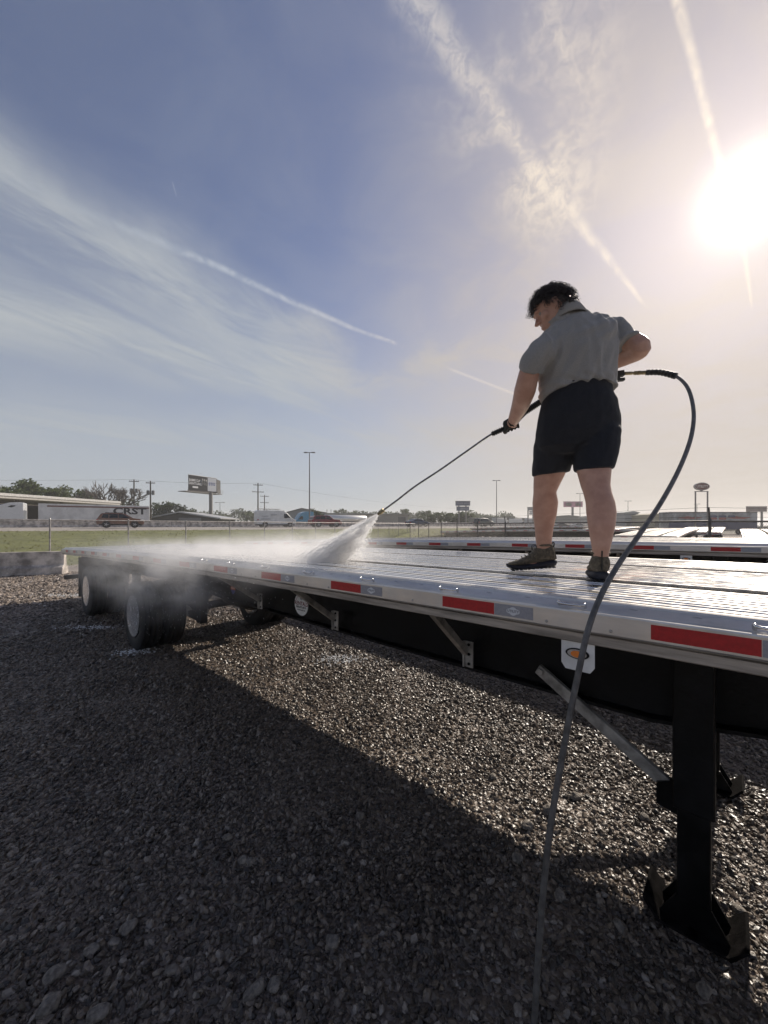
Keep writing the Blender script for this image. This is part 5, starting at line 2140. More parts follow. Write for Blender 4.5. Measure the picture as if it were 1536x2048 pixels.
# blue semi tractor and silver tanker parked by the warehouse
p = road_at(641, 26)
tk = thing('truck_tractor', 'bright blue truck tractor parked in front of the grey warehouse gable', 'truck', (p.x, p.y, FARZ), rz_l)
mb = MB()
mb.prism([(2.2, 0.9), (2.2, 3.7), (4.0, 3.75), (5.0, 3.4), (5.5, 2.75), (6.0, 1.9), (7.6, 1.7), (7.9, 1.2), (7.9, 0.55), (2.4, 0.55)], -1.2, 1.2, 'Y')
mb.build('cab', mat('sky_blue_paint', (0.05, 0.22, 0.36), 0.35, var=0.06, coat=0.4), tk, bevel=0.06)
mb = MB()
mb.prism([(4.75, 1.95), (4.75, 2.7), (5.3, 2.65), (5.85, 1.95)], 1.195, 1.21, 'Y')
mb.build('side_window', M_GLASS, tk)
mb = MB()
mb.box((-1.2, -0.5, 0.7), (2.4, 0.5, 1.0))
mb.build('chassis', M_BLACK, tk)
for x in (0.0, 1.3, 6.7):
    for s in (-1, 1):
        car_wheel(tk, x, s * 1.05, 0.50, 0.30)
p = road_at(632, 27.5)
tkr = thing('tank_trailer', 'long silver tank trailer parked along the far side of the highway', 'trailer', (p.x, p.y, FARZ), rz_h)
mb = MB()
mb.lathe([(2.0, 0.3), (2.05, 0.8), (2.3, 0.95), (13.2, 0.95), (13.45, 0.8), (13.5, 0.3)], 'X', 20, (0, 0, 2.25))
mb.build('tank', mat('polished_tank', (0.62, 0.62, 0.60), 0.3, 0.6, var=0.06), tkr, auto=40)
mb = MB()
mb.box((2.2, -0.5, 1.05), (13.0, 0.5, 1.35))
mb.build('tank_frame', M_BLACK, tkr)
for x in (3.2, 4.5, 11.8):
    for s in (-1, 1):
        car_wheel(tkr, x, s * 1.05, 0.50, 0.30)


def box_truck(label, u, off, L, h, col, group=None, side=0):
    p = road_at(u, off)
    t = thing('box_truck', label, 'truck', (p.x, p.y, FARZ - 0.02), rz_h, group)
    mb = MB()
    mb.box((0, -1.15, 0.9), (L, 1.15, h))
    mb.build('cargo_box', mat('truck_box_' + str(col), col, 0.5, var=0.08), t, bevel=0.04)
    mb = MB()
    mb.prism([(L + 0.1, 0.45), (L + 0.1, 2.3), (L + 1.0, 2.3), (L + 1.5, 1.5), (L + 2.0, 1.35), (L + 2.1, 0.5)], -1.0, 1.0, 'Y')
    mb.build('cab', M_VANW, t, bevel=0.05)
    mb = MB()
    mb.prism([(L + 0.35, 1.45), (L + 0.35, 2.1), (L + 0.95, 2.1), (L + 1.3, 1.5)], -1.01, -0.995, 'Y')
    mb.build('side_window', M_GLASS, t)
    for x in (1.0, L + 1.2):
        for s in (-1, 1):
            car_wheel(t, x, s * 0.95, 0.42, 0.26)
    return t


box_truck('white box truck parked between the tall light pole and the leaning fence arm', 989, 34, 5.2, 3.2, (0.55, 0.55, 0.54))
box_truck('brighter white box truck parked beside the first one by the low warehouse', 1023, 34, 4.6, 3.1, (0.66, 0.66, 0.65))
box_truck('white truck standing under the small stacked sign', 1050, 38, 3.6, 3.4, (0.6, 0.6, 0.6))

# ---- filling station canopy behind the semi
cn = thing('station_canopy', 'flat roofed filling station canopy with pale fascia over the white truck', 'canopy', (-64, 68, 0))
mb = MB()
A, B = Vector((-65.5, 57.0, 0)), Vector((-60.3, 88.0, 0))
dv = (B - A).normalized()
nv = Vector((-dv.y, dv.x, 0))
rel = Vector((-64, 68, 0))
fr_ = lambda s, o, z: tuple(A + dv * s + nv * o + Vector((0, 0, z)) - rel)
LN = (B - A).length
mb.add([fr_(0, 0, 6.35), fr_(LN, 0, 6.35), fr_(LN, 14, 6.35), fr_(0, 14, 6.35), fr_(0, 0, 7.15), fr_(LN, 0, 7.15), fr_(LN, 14, 7.15), fr_(0, 14, 7.15)],
       [(0, 3, 2, 1), (4, 5, 6, 7), (0, 1, 5, 4), (1, 2, 6, 5), (2, 3, 7, 6), (3, 0, 4, 7)])
mb.build('canopy_roof', mat('canopy_fascia', (0.42, 0.40, 0.37), 0.5, var=0.1), cn, bevel=0.02)
mb = MB()
mb.add([fr_(-.1, -.12, 6.80), fr_(LN + .1, -.12, 6.80), fr_(LN + .1, -.02, 6.80), fr_(-.1, -.02, 6.80), fr_(-.1, -.12, 7.25), fr_(LN + .1, -.12, 7.25), fr_(LN + .1, -.02, 7.25), fr_(-.1, -.02, 7.25)],
       [(0, 3, 2, 1), (4, 5, 6, 7), (0, 1, 5, 4), (1, 2, 6, 5), (2, 3, 7, 6), (3, 0, 4, 7)])
mb.build('fascia_trim', mat('fascia_white', (0.55, 0.54, 0.52), 0.5), cn)
for s in (4, 12, 20, 28):
    for o in (2.5, 11):
        c = Vector(fr_(s, o, 0))
        mb = MB()
        mb.box((c.x - 0.2, c.y - 0.2, 1.0), (c.x + 0.2, c.y + 0.2, 6.4))
        mb.build('canopy_post', mat('canopy_post', (0.12, 0.10, 0.09), 0.6), cn)
mb = MB()
mb.add([fr_(-2, 15.0, 1.0), fr_(LN, 15.0, 1.0), fr_(LN, 18, 1.0), fr_(-2, 18, 1.0), fr_(-2, 15.0, 6.3), fr_(LN, 15.0, 6.3), fr_(LN, 18, 6.3), fr_(-2, 18, 6.3)],
       [(0, 3, 2, 1), (4, 5, 6, 7), (0, 1, 5, 4), (1, 2, 6, 5), (2, 3, 7, 6), (3, 0, 4, 7)])
tag(mb.build('station_wall', mat('dark_brown_wall', (0.05, 0.04, 0.035), 0.8), cn))


# ---- trees
M_BARK = mat('bark', (0.085, 0.070, 0.055), 0.9, var=0.3, scale=4)
M_LEAF = mat('leaf_green', (0.060, 0.082, 0.022), 0.65, var=0.45, scale=0.6, transl=((0.10, 0.14, 0.03), 0.35))
M_LEAF2 = mat('leaf_dark', (0.044, 0.062, 0.024), 0.7, var=0.4, scale=0.5, transl=((0.07, 0.10, 0.03), 0.3))


def limb_tree(mb, base, d, ln, r, depth, rnd, tips):
    end = base + d * ln
    mid = base + d * (ln * 0.5) + Vector((rnd.uniform(-.1, .1), rnd.uniform(-.1, .1), 0)) * ln * 0.3
    mb.tube([base, mid, end], [r, r * 0.85, r * 0.65], 6 if r > 0.05 else 4)
    tips.append(end)
    if depth == 0:
        return
    for k in range(rnd.choice((2, 3, 3))):
        a = rnd.uniform(0, 6.28)
        nd = (d + Vector((math.cos(a), math.sin(a), rnd.uniform(-0.1, 0.5))) * rnd.uniform(0.45, 0.85)).normalized()
        limb_tree(mb, end, nd, ln * rnd.uniform(0.62, 0.85), r * 0.62, depth - 1, rnd, tips)


def tree(label, x, y, z0, h, w, seed, n=700, leaf=None, ls=0.30, group='trees beyond the highway', name='broadleaf_tree'):
    rnd = random.Random(seed)
    t = thing(name, label, 'tree', (x, y, z0), 0, group)
    mb = MB()
    tips = []
    limb_tree(mb, Vector((0, 0, -0.3)), Vector((0, 0, 1)), h * 0.30, h * 0.022, 2, rnd, tips)
    mb.build('trunk', M_BARK, t, fix=False)
    cl = []
    for k in range(11):
        a, rr = rnd.uniform(0, 6.28), w * 0.5 * math.sqrt(rnd.random()) * 0.72
        zz = h * rnd.uniform(0.36, 0.86)
        cl.append((Vector((rr * math.cos(a), rr * math.sin(a), zz)), w * rnd.uniform(0.16, 0.27), h * rnd.uniform(0.10, 0.17)))
    mb = MB()
    for k in range(n):
        c, rw, rh = rnd.choice(cl)
        d = Vector((rnd.gauss(0, 1), rnd.gauss(0, 1), rnd.gauss(0, 1))).normalized() * (rnd.random() ** 0.4)
        p = c + Vector((d.x * rw, d.y * rw, d.z * rh))
        s = ls * rnd.uniform(0.6, 1.4)
        a = Vector((rnd.gauss(0, 1), rnd.gauss(0, 1), rnd.gauss(0, 1))).normalized()
        b = a.orthogonal().normalized()
        c2 = a.cross(b)
        mb.add([p - b * s, p - c2 * s * 0.6, p + b * s, p + c2 * s * 0.6 + a * s * 0.3], [(0, 1, 2, 3)])
    mb.build('crown', leaf or M_LEAF, t, fix=False)
    return t


def at_px(u, y):
    return (u - 768) / F * y


for i, (u, vt, y, w) in enumerate(((-40, 946, 92, 13), (8, 948, 90, 12), (50, 953, 94, 11), (92, 960, 98, 11), (132, 972, 104, 10), (170, 978, 110, 9))):
    tree('dense green tree in the clump rising behind the station canopy', at_px(u, y), y, 1.0, CAMH + (HZ - vt) / F * y - 1.0, w, 20 + i, 2600, M_LEAF, 0.34, 'green trees behind the canopy')
bt = thing('bare_tree', 'leafless grey tree with fine spreading branches between the canopy and the poles', 'tree', (at_px(222, 96), 96, 1.0))
mb = MB()
tips = []
rb = random.Random(5)


def bare(mb, base, d, ln, r, depth):
    end = base + d * ln
    mb.tube([base, base.lerp(end, 0.5) + Vector((rb.uniform(-.08, .08), rb.uniform(-.08, .08), 0)) * ln, end], [r, r * .85, r * .7], 5 if r > 0.06 else 3, caps=False)
    if depth == 0:
        return
    for k in range(3 if depth > 1 else 4):
        a = rb.uniform(0, 6.28)
        nd = (d + Vector((math.cos(a), math.sin(a), rb.uniform(0.0, 0.4))) * rb.uniform(0.45, 0.75)).normalized()
        bare(mb, base.lerp(end, rb.uniform(0.6, 1.0)), nd, ln * rb.uniform(0.66, 0.86), r * 0.68, depth - 1)


for k in range(4):
    a = 1.57 * k + 0.4
    bare(mb, Vector((0, 0, 1.6)), Vector((math.cos(a) * 0.55, math.sin(a) * 0.55, 0.8)).normalized(), 3.9, 0.30, 4)
mb.tube([(0, 0, -0.3), (0, 0, 1.8)], [0.36, 0.28], 8)
mb.build('trunk_and_branches', mat('grey_bark', (0.13, 0.115, 0.10), 0.9, var=0.2, scale=4), bt, fix=False)
for i, (u, vt, y, w) in enumerate(((256, 998, 120, 8), (322, 1003, 118, 8), (345, 1002, 122, 8), (372, 1012, 135, 8))):
    tree('green tree behind the low dark building and the utility poles', at_px(u, y), y, 1.0, CAMH + (HZ - vt) / F * y - 1.0, w, 40 + i, 900, M_LEAF2, 0.36, 'trees behind the low building')
rt = random.Random(9)
for i in range(26):
    u = 425 + i * 24 + rt.uniform(-6, 6)
    if 560 < u < 800:
        u += rt.uniform(-4, 4)
    y = rt.uniform(190, 300)
    vt = 1021 + rt.uniform(-5, 6) + (3 if u > 900 else 0)
    tree('hazy dark green tree in the distant line along the horizon', at_px(u, y), y, 0.6, max(4.5, CAMH + (HZ - vt) / F * y - 0.6), rt.uniform(12, 18), 60 + i, 420, M_LEAF2, 0.7, 'distant tree line')
for i, (u, vt, y, w) in enumerate(((872, 1022, 120, 7), (908, 1024, 116, 7), (925, 1024, 118, 7), (848, 1020, 150, 9), (800, 1014, 170, 10), (632, 1020, 112, 5))):
    tree('rounded dark green tree standing between the warehouse and the stacked signboards', at_px(u, y), y, 1.0, CAMH + (HZ - vt) / F * y - 1.0, w, 90 + i, 700, M_LEAF2, 0.34, 'trees by the warehouse')

# ---- buildings
lb = thing('low_building', 'low dark single storey building with a shallow pale edged gable roof', 'building', (at_px(368, 104), 104, 1.0))
mb = MB()
mb.box((-9.2, 0, 0), (9.2, 12, 2.6))
mb.build('wall', mat('dark_wall', (0.075, 0.072, 0.068), 0.8), lb)
mb = MB()
mb.prism([(-10.2, 2.45), (-10.2, 2.75), (-1.0, 4.5), (10.2, 2.75), (10.2, 2.45), (-1.0, 4.15)], -0.8, 12.8, 'Y')
mb.build('roof', mat('pale_metal_roof', (0.50, 0.50, 0.50), 0.4, 0.3), lb)
mb = MB()
mb.prism([(-9.2, 2.6), (9.2, 2.6), (-1.0, 4.14)], -0.02, 0.05, 'Y')
mb.build('gable', mat('dark_wall', (0.075, 0.072, 0.068), 0.8), lb)
mb = MB()
mb.box((-1.0, -0.9, 1.4), (5.0, -0.8, 2.8))
mb.build('sign_panel', mat('grey_sign', (0.20, 0.20, 0.20), 0.5), lb)
for x in (-7, -4.4, 6.6):
    mb = MB()
    mb.box((x, -0.04, 0.8), (x + 1.4, -0.01, 2.0))
    mb.build('window', M_GLASS, lb)

wy = 135
wb = thing('warehouse', 'grey metal warehouse with a low gable end and long side wall beyond the highway', 'building', (at_px(562, wy), wy, 1.2), R(14))
mb = MB()
mb.prism([(0, 0), (15.5, 0), (15.5, 4.9), (7.0, 6.4), (0, 4.4)], 0, 14, 'Y')
mb.build('gable_block', mat('grey_cladding', (0.22, 0.23, 0.24), 0.55, var=0.05, scale=2), wb)
mb = MB()
mb.prism([(-0.4, 4.35), (7.0, 6.45), (15.9, 4.95), (15.9, 5.15), (7.0, 6.7), (-0.4, 4.6)], -0.4, 14.4, 'Y')
mb.build('roof', mat('dark_roof_edge', (0.09, 0.09, 0.095), 0.6), wb)
for x in (5.4, 7.6):
    mb = MB()
    mb.box((x, -0.05, 2.3), (x + 0.9, 0.02, 3.3))
    mb.build('window', M_GLASS, wb)
mb = MB()
mb.box((15.5, 1.0, 0), (47, 13, 4.7))
mb.build('long_block', mat('tan_cladding', (0.30, 0.27, 0.235), 0.6, var=0.06, scale=2), wb)
mb = MB()
mb.box((15.3, 0.4, 4.7), (47.6, 13.4, 5.0))
mb.build('roof', mat('tan_roof', (0.34, 0.33, 0.31), 0.5), wb)
for x in (18, 21.5, 24, 30, 34, 43):
    mb = MB()
    mb.box((x, 0.95, 2.4 if x < 40 else 0), (x + (1.3 if x < 40 else 3), 1.02, 3.7))
    mb.build('window' if x < 40 else 'loading_door', mat('dim_window', (0.10, 0.095, 0.09), 0.4), wb)
for x in (16.5, 18.0):
    mb = MB()
    mb.lathe([(5.0, 0.12), (6.2, 0.12), (6.25, 0.2), (6.4, 0.2)], 'Z', 8, (x, 5, 0))
    mb.build('roof_vent', M_GALV, wb)
for (u0, u1, vt, y, col, lab, nm) in ((930, 1055, 1034, 150, (0.17, 0.165, 0.15), 'long low grey brown shed on the horizon behind the parked white trucks', 'shed'),
                                      (1108, 1158, 1030, 140, (0.20, 0.21, 0.18), 'pale green grey shed with low gable below the pink billboard', 'shed'),
                                      (1250, 1277, 1022, 120, (0.27, 0.28, 0.28), 'boxy light grey building beside the hose on the horizon', 'building'),
                                      (1309, 1327, 1026, 110, (0.30, 0.27, 0.17), 'small tan yellow building between the hose and the mural trailer', 'building'),
                                      (1160, 1182, 1032, 150, (0.24, 0.25, 0.24), 'small pale gabled shed beside the person\'s right leg on the horizon', 'shed')):
    w = (u1 - u0) / F * y
    h = CAMH + (HZ - vt) / F * y
    b_ = thing(nm, lab, 'building', (at_px((u0 + u1) / 2, y), y, 0.3))
    mb = MB()
    mb.box((-w / 2, 0, 0), (w / 2, 10, h - 0.9))
    mb.build('wall', mat('wall_' + str(u0), col, 0.7, var=0.08), b_)
    mb = MB()
    mb.prism([(-w / 2 - 0.3, h - 0.92), (w / 2 + 0.3, h - 0.92), (w / 2 + 0.3, h - 0.75), (0.1 * w, h - 0.3), (-w / 2 - 0.3, h - 0.72)], -0.3, 10.3, 'Y')
    mb.build('roof', mat('roof_' + str(u0), tuple(c * 1.15 for c in col), 0.6), b_)
    for k in range(max(2, int(w / 4))):
        mb = MB()
        x = -w / 2 + (k + 0.5) * w / max(2, int(w / 4))
        mb.box((x - 0.6, -0.04, 0.8), (x + 0.6, -0.005, min(h - 1.3, 2.6)))
        mb.build('window', mat('dim_window', (0.10, 0.095, 0.09), 0.4), b_)

# ---- poles
M_POLE = mat('weathered_wood_pole', (0.09, 0.075, 0.06), 0.9, var=0.2, scale=3)
M_GREYPOLE = mat('grey_light_pole', (0.16, 0.16, 0.16), 0.5, 0.3, var=0.1)


def utility_pole(label, u, vt, y, arms, cans=0):
    t = thing('utility_pole', label, 'pole', (at_px(u, y), y, 0.8), R(20), 'utility poles along the highway')
    h = CAMH + (HZ - vt) / F * y - 0.8
    mb = MB()
    mb.tube([(0, 0, -0.3), (0, 0, h)], [0.22, 0.15], 8)
    mb.build('pole', M_POLE, t)
    for (dz_, w) in arms:
        mb = MB()
        mb.box((-w / 2, -0.1, h - dz_ - 0.08), (w / 2, 0.1, h - dz_ + 0.08))
        ca = mb.build('crossarm', M_POLE, t)
        for k in (-0.45, -0.25, 0.25, 0.45):
            mb = MB()
            mb.lathe([(h - dz_ + 0.08, 0.05), (h - dz_ + 0.2, 0.07), (h - dz_ + 0.3, 0.04)], 'Z', 8, (k * w, 0, 0))
            mb.build('insulator', M_GREYPOLE, ca)
    for k in range(cans):
        mb = MB()
        mb.lathe([(h - 3.4, 0.28), (h - 3.3, 0.34), (h - 2.4, 0.34), (h - 2.3, 0.2)], 'Z', 10, (0.55 * (1 if k % 2 == 0 else -1), 0.1, -0.4 * (k // 2)))
        mb.build('transformer', M_GREYPOLE, t)
    return Vector((at_px(u, y), y, 0.8 + h))


pt1 = utility_pole('wooden utility pole with transformers beside the bare tree', 268, 959, 99, ((0.5, 2.2), (3.2, 1.6)), 2)
pt2 = utility_pole('wooden utility pole with transformers at the tail of the white box trailer', 301, 962, 95, ((0.5, 2.0), (3.0, 1.6)), 2)
pt3 = utility_pole('dark wooden utility pole with two crossarms above the white van', 516, 966, 112, ((0.6, 2.6), (2.6, 3.2)))
pt4 = utility_pole('smaller wooden utility pole with two crossarms just behind the one above the van', 529, 990, 150, ((0.5, 3.2), (3.0, 3.2)))
wires = [(Vector((-175, 88, 15.5)), pt1), (pt1, pt2), (pt2 - Vector((0, 0, 3)), pt1 - Vector((0, 0, 3))), (pt2, pt3), (pt3, Vector((60, 260, 13)))]
for i, (a, b) in enumerate(wires):
    pts = []
    for k in range(13):
        t = k / 12
        q = a.lerp(b, t)
        q.z -= 4 * t * (1 - t) * (b - a).length * 0.012
        pts.append(q)
    o = MB().tube(pts, 0.025, 4).build('power_line', M_BLACK, None)
    tag(o, ('thin power line running off beyond the green tree clump', 'upper power line slung between the two transformer poles', 'lower sagging cable between the two transformer poles',
            'long power line from the transformer poles to the pole above the van', 'power line running from the pole above the van to the far horizon')[i], 'power line')


def light_pole(label, u, vt, y, w=1.6):
    t = thing('light_pole', label, 'lamp post', (at_px(u, y), y, 0.6), 0, 'tall light poles')
    h = CAMH + (HZ - vt) / F * y - 0.6
    mb = MB()
    mb.tube([(0, 0, -0.3), (0, 0, h)], [0.16, 0.09], 8)
    mb.build('pole', M_GREYPOLE, t)
    mb = MB()
    mb.box((-w / 2, -0.05, h - 0.06), (w / 2, 0.05, h + 0.06))
    mb.build('crossarm', M_GREYPOLE, t)
    for s in (-1, 1):
        mb = MB()
        mb.box((s * w / 2 - 0.38, -0.22, h - 0.10), (s * w / 2 + 0.38, 0.22, h + 0.10))
        mb.build('lamp_head', M_GREYPOLE, t, bevel=0.04)


light_pole('tallest grey light pole with a double head in front of the warehouse', 619, 905, 80)
light_pole('grey light pole with a double head between the stacked signboards and the person', 993, 961, 118)
light_pole('slender light pole beside the pink billboard', 1160, 987, 150, 2.2)
light_pole('small light pole above the boxy grey building', 1256, 1002, 170, 2.2)
light_pole('short light pole seen between the legs of the oval sign', 1394, 1008, 190, 2.2)
light_pole('short double headed light pole above the low dark building', 440, 1005, 150, 3.0)

# ---- billboards and signs
M_SIGNPOST = mat('sign_post_steel', (0.20, 0.19, 0.18), 0.55, 0.3, var=0.1)
by = 122
bb = thing('billboard', 'large grey and white advertising billboard on a single thick pole', 'billboard', (at_px(416, by), by, 0.8))
rel = Vector((at_px(416, by), by, 0.8))
pa, pb = P(378, 985, 118) - rel, P(433, 978, 128) - rel
zb0, zb1 = P(378, 980, 120).z - 0.8, P(378, 951, 120).z - 0.8
pa.z = pb.z = 0
ex = (pb - pa).normalized()
ey = Vector((-ex.y, ex.x, 0))
Lb = (pb - pa).length
bx_ = lambda s, o, z: pa + ex * s + ey * o + Vector((0, 0, z))


def slab(s0, s1, o0, o1, z0, z1):
    mb_ = MB()
    mb_.add([bx_(s, o, z) for z in (z0, z1) for (s, o) in ((s0, o0), (s1, o0), (s1, o1), (s0, o1))],
            [(0, 3, 2, 1), (4, 5, 6, 7), (0, 1, 5, 4), (1, 2, 6, 5), (2, 3, 7, 6), (3, 0, 4, 7)])
    return mb_


slab(0, Lb, 0, 0.35, zb0, zb1).build('face_panel', mat('billboard_charcoal', (0.035, 0.035, 0.038), 0.9, var=0.1, spec=0.05), bb)
slab(Lb * 0.66, Lb - 0.1, -0.03, 0.0, zb0 + 0.1, zb1 - 0.1).build('white_panel', mat('billboard_white', (0.40, 0.42, 0.46), 0.9, var=0.05, spec=0.05), bb)
slab(-0.1, Lb + 0.1, -0.05, 0.4, zb1, zb1 + 0.15).build('top_edge', mat('billboard_edge', (0.6, 0.6, 0.6), 0.5), bb)
M_BBTXT = mat('billboard_letters', (0.52, 0.53, 0.55), 0.5, var=0.04)
hgt = zb1 - zb0
for (s_, z_, sz) in (('SAME DAY', 0.66, 1.05), ('DENTURES', 0.44, 1.05)):
    text_mesh('lettering', s_, sz, M_BBTXT, bb, frame(ex, (0, 0, 1), bx_(Lb * 0.22, -0.04, zb0 + hgt * z_)), 0.01, 0.02)
slab(Lb * 0.12, Lb * 0.31, -0.05, 0, zb0 + hgt * 0.14, zb0 + hgt * 0.26).build('pill_badge', M_BBTXT, bb)
for k in range(3):
    c = bx_(Lb * (0.45 + 0.07 * k), -0.05, zb0 + hgt * (0.68 - 0.02 * k))
    mb = MB()
    mb.tube([c + Vector((0, 0, 0.7)), c + Vector((0.1, 0, 0.2)), c - Vector((0.15, 0, 0.5)), c - Vector((-0.1, 0, 1.2))], [0.22, 0.30, 0.25, 0.10], 8)
    mb.build('figure_print', mat('figure_grey', (0.20, 0.20, 0.20), 0.5), bb)
text_mesh('lettering', 'DENTAL\nCENTER', 0.55, mat('navy_print', (0.07, 0.10, 0.25), 0.5), bb, frame(ex, (0, 0, 1), bx_(Lb * 0.85, -0.04, zb0 + hgt * 0.55)), 0.01, 0.02)
slab(Lb * 0.70, Lb * 0.735, -0.05, 0, zb0 + hgt * 0.42, zb0 + hgt * 0.66).build('logo_mark', mat('navy_print', (0.07, 0.10, 0.25), 0.5), bb)
pc = P(441, 980, 133) - rel
pc.z = 0
mb = MB()
for z in (zb0 - 0.2, zb1 - 0.2):
    for q in (pb + ex * 0.05, pc, pc + ey * 0.3, pb + ey * 0.6):
        mb.v.append(tuple(q + Vector((0, 0, z))))
mb.f = [(0, 3, 2, 1), (4, 5, 6, 7), (0, 1, 5, 4), (1, 2, 6, 5), (2, 3, 7, 6), (3, 0, 4, 7)]
mb.build('rear_face_panel', mat('billboard_back', (0.035, 0.032, 0.03), 0.6), bb)
slab(-2.0, Lb + 1.5, -0.9, 2.2, zb0 - 0.75, zb0 - 0.55).build('catwalk', M_SIGNPOST, bb)
slab(0.0, Lb, 0.2, 0.6, zb0 - 0.6, zb0).build('lower_skirt', mat('billboard_skirt', (0.13, 0.12, 0.11), 0.6), bb)
mb = MB()
e0 = bx_(Lb + 0.4, -0.5, zb0 - 0.4)
for dz_ in (0.0, 0.6, 1.2):
    mb.bar(e0 + Vector((0, 0, dz_)), e0 + ex * 2.4 + ey * 0.5 + Vector((0, 0, dz_)), 0.08, 0.08)
for k in range(3):
    q = e0 + (ex * 2.4 + ey * 0.5) * (k / 2)
    mb.bar(q, q + Vector((0, 0, 1.2)), 0.08, 0.08, (1, 0, 0))
mb.build('catwalk_railing', M_GALV, bb)
mb = MB()
mb.tube([(0, 2, -0.3), (0, 2, zb0 - 0.5)], 0.55, 14)
mb.build('pole', M_SIGNPOST, bb, auto=40)


def post_sign(name, label, y, panels, posts, texts=(), cat='sign'):
    """panels: (u0, u1, v0, v1, colour); posts: (u, v top, radius)."""
    u_c = sum((q[0] + q[1]) / 2 for q in panels) / len(panels)
    t = thing(name, label, cat, (at_px(u_c, y), y, 0))
    o = Vector((at_px(u_c, y), y, 0))
    for (u0, u1, v0, v1, col) in panels:
        a, b = P(u0, v1, y) - o, P(u1, v0, y) - o
        mb = MB()
        mb.box((a.x, -0.2, a.z), (b.x, 0.2, b.z))
        mb.build('panel', mat('sign_' + '_'.join('%.2f' % c for c in col), col, 0.5, var=0.12, scale=0.8), t, bevel=0.03)
        mb = MB()
        mb.box((a.x - 0.1, -0.15, b.z), (b.x + 0.1, 0.15, b.z + 0.15))
        mb.build('panel_frame', M_SIGNPOST, t)
    for (u, vt, r) in posts:
        a = P(u, vt, y) - o
        mb = MB()
        mb.tube([(a.x, 0.4, -0.3), (a.x, 0.4, a.z)], r, 8)
        mb.build('post', M_SIGNPOST, t)
    for (s_, u, v, size, col) in texts:
        a = P(u, v, y) - o
        text_mesh('lettering', s_, size, mat('txt_' + '_'.join('%.2f' % c for c in col), col, 0.5), t, frame((1, 0, 0), (0, 0, 1), (a.x, -0.22, a.z)), 0.01, 0.01)
    return t


post_sign('signboard', 'pair of stacked dull blue signboards on two posts behind the rounded trees', 110,
          ((911, 940, 1003, 1011.5, (0.14, 0.15, 0.20)), (913, 938, 1014, 1021.5, (0.15, 0.17, 0.22))), ((918.5, 1004, 0.2), (932.5, 1004, 0.2)),
          (('TRUCK SALES', 925.5, 1007, 0.62, (0.34, 0.35, 0.38)), ('SERVICE', 928, 1017.5, 0.62, (0.34, 0.35, 0.38))))
post_sign('billboard', 'pink and white billboard on one dark pole between the person\'s legs', 170,
          ((1127, 1165, 1003.5, 1014, (0.55, 0.22, 0.30)), (1131, 1143, 1005, 1012, (0.62, 0.50, 0.52)), (1150, 1162, 1005, 1012, (0.62, 0.56, 0.58))), ((1146, 1014, 0.5),), (), 'billboard')
post_sign('signboard', 'small white stacked sign half hidden by the person\'s left calf', 120,
          ((1055, 1069, 1015, 1021, (0.35, 0.35, 0.34)), (1059, 1070, 1023, 1025.5, (0.5, 0.5, 0.48)), (1059, 1070, 1027, 1029.5, (0.5, 0.5, 0.48))), ((1057, 1015, 0.2), (1067, 1021, 0.2)))
post_sign('billboard', 'plain dull red brown billboard above the end of the mural trailer', 120,
          ((1493, 1533, 1013.5, 1023.5, (0.16, 0.10, 0.09)),), ((1500, 1023, 0.3), (1526, 1023, 0.3)), (), 'billboard')
oy = 72
ov = thing('oval_sign', 'oval red brown company sign on a tall two legged steel frame', 'sign', (at_px(1403, oy), oy, 0))
oo = Vector((at_px(1403, oy), oy, 0))
cz = P(1403, 973, oy).z
for nm_, a, b, y0, y1, mm in (('oval_rim', 1.42, 0.74, -0.16, 0.16, mat('oval_rim', (0.30, 0.27, 0.26), 0.5)), ('oval_panel', 1.24, 0.60, -0.19, 0.19, mat('oval_panel', (0.13, 0.035, 0.03), 0.5))):
    mb = MB()
    mb.prism([(a * math.cos(2 * math.pi * k / 32), cz + b * math.sin(2 * math.pi * k / 32)) for k in range(32)], y0, y1, 'Y')
    mb.build(nm_, mm, ov)
text_mesh('lettering', 'UTILITY', 0.62, mat('oval_text', (0.50, 0.44, 0.42), 0.5), ov, frame((1, 0, 0), (0, 0, 1), (0, -0.20, cz)), 0.01, 0.02)
zl = P(1403, 983.5, oy).z
for s in (-1, 1):
    mb = MB()
    mb.box((s * 1.13 - 0.09, -0.09, -0.3), (s * 1.13 + 0.09, 0.09, zl - 0.02))
    mb.build('leg', M_SIGNPOST, ov)
mb = MB()
mb.box((-1.25, -0.085, zl - 0.02), (1.25, 0.085, zl + 0.12))
mb.build('top_beam', M_SIGNPOST, ov)
mb = MB()
mb.box((-0.2, -0.08, zl + 0.12), (0.2, 0.08, cz - 0.70))
mb.build('stem', M_SIGNPOST, ov)

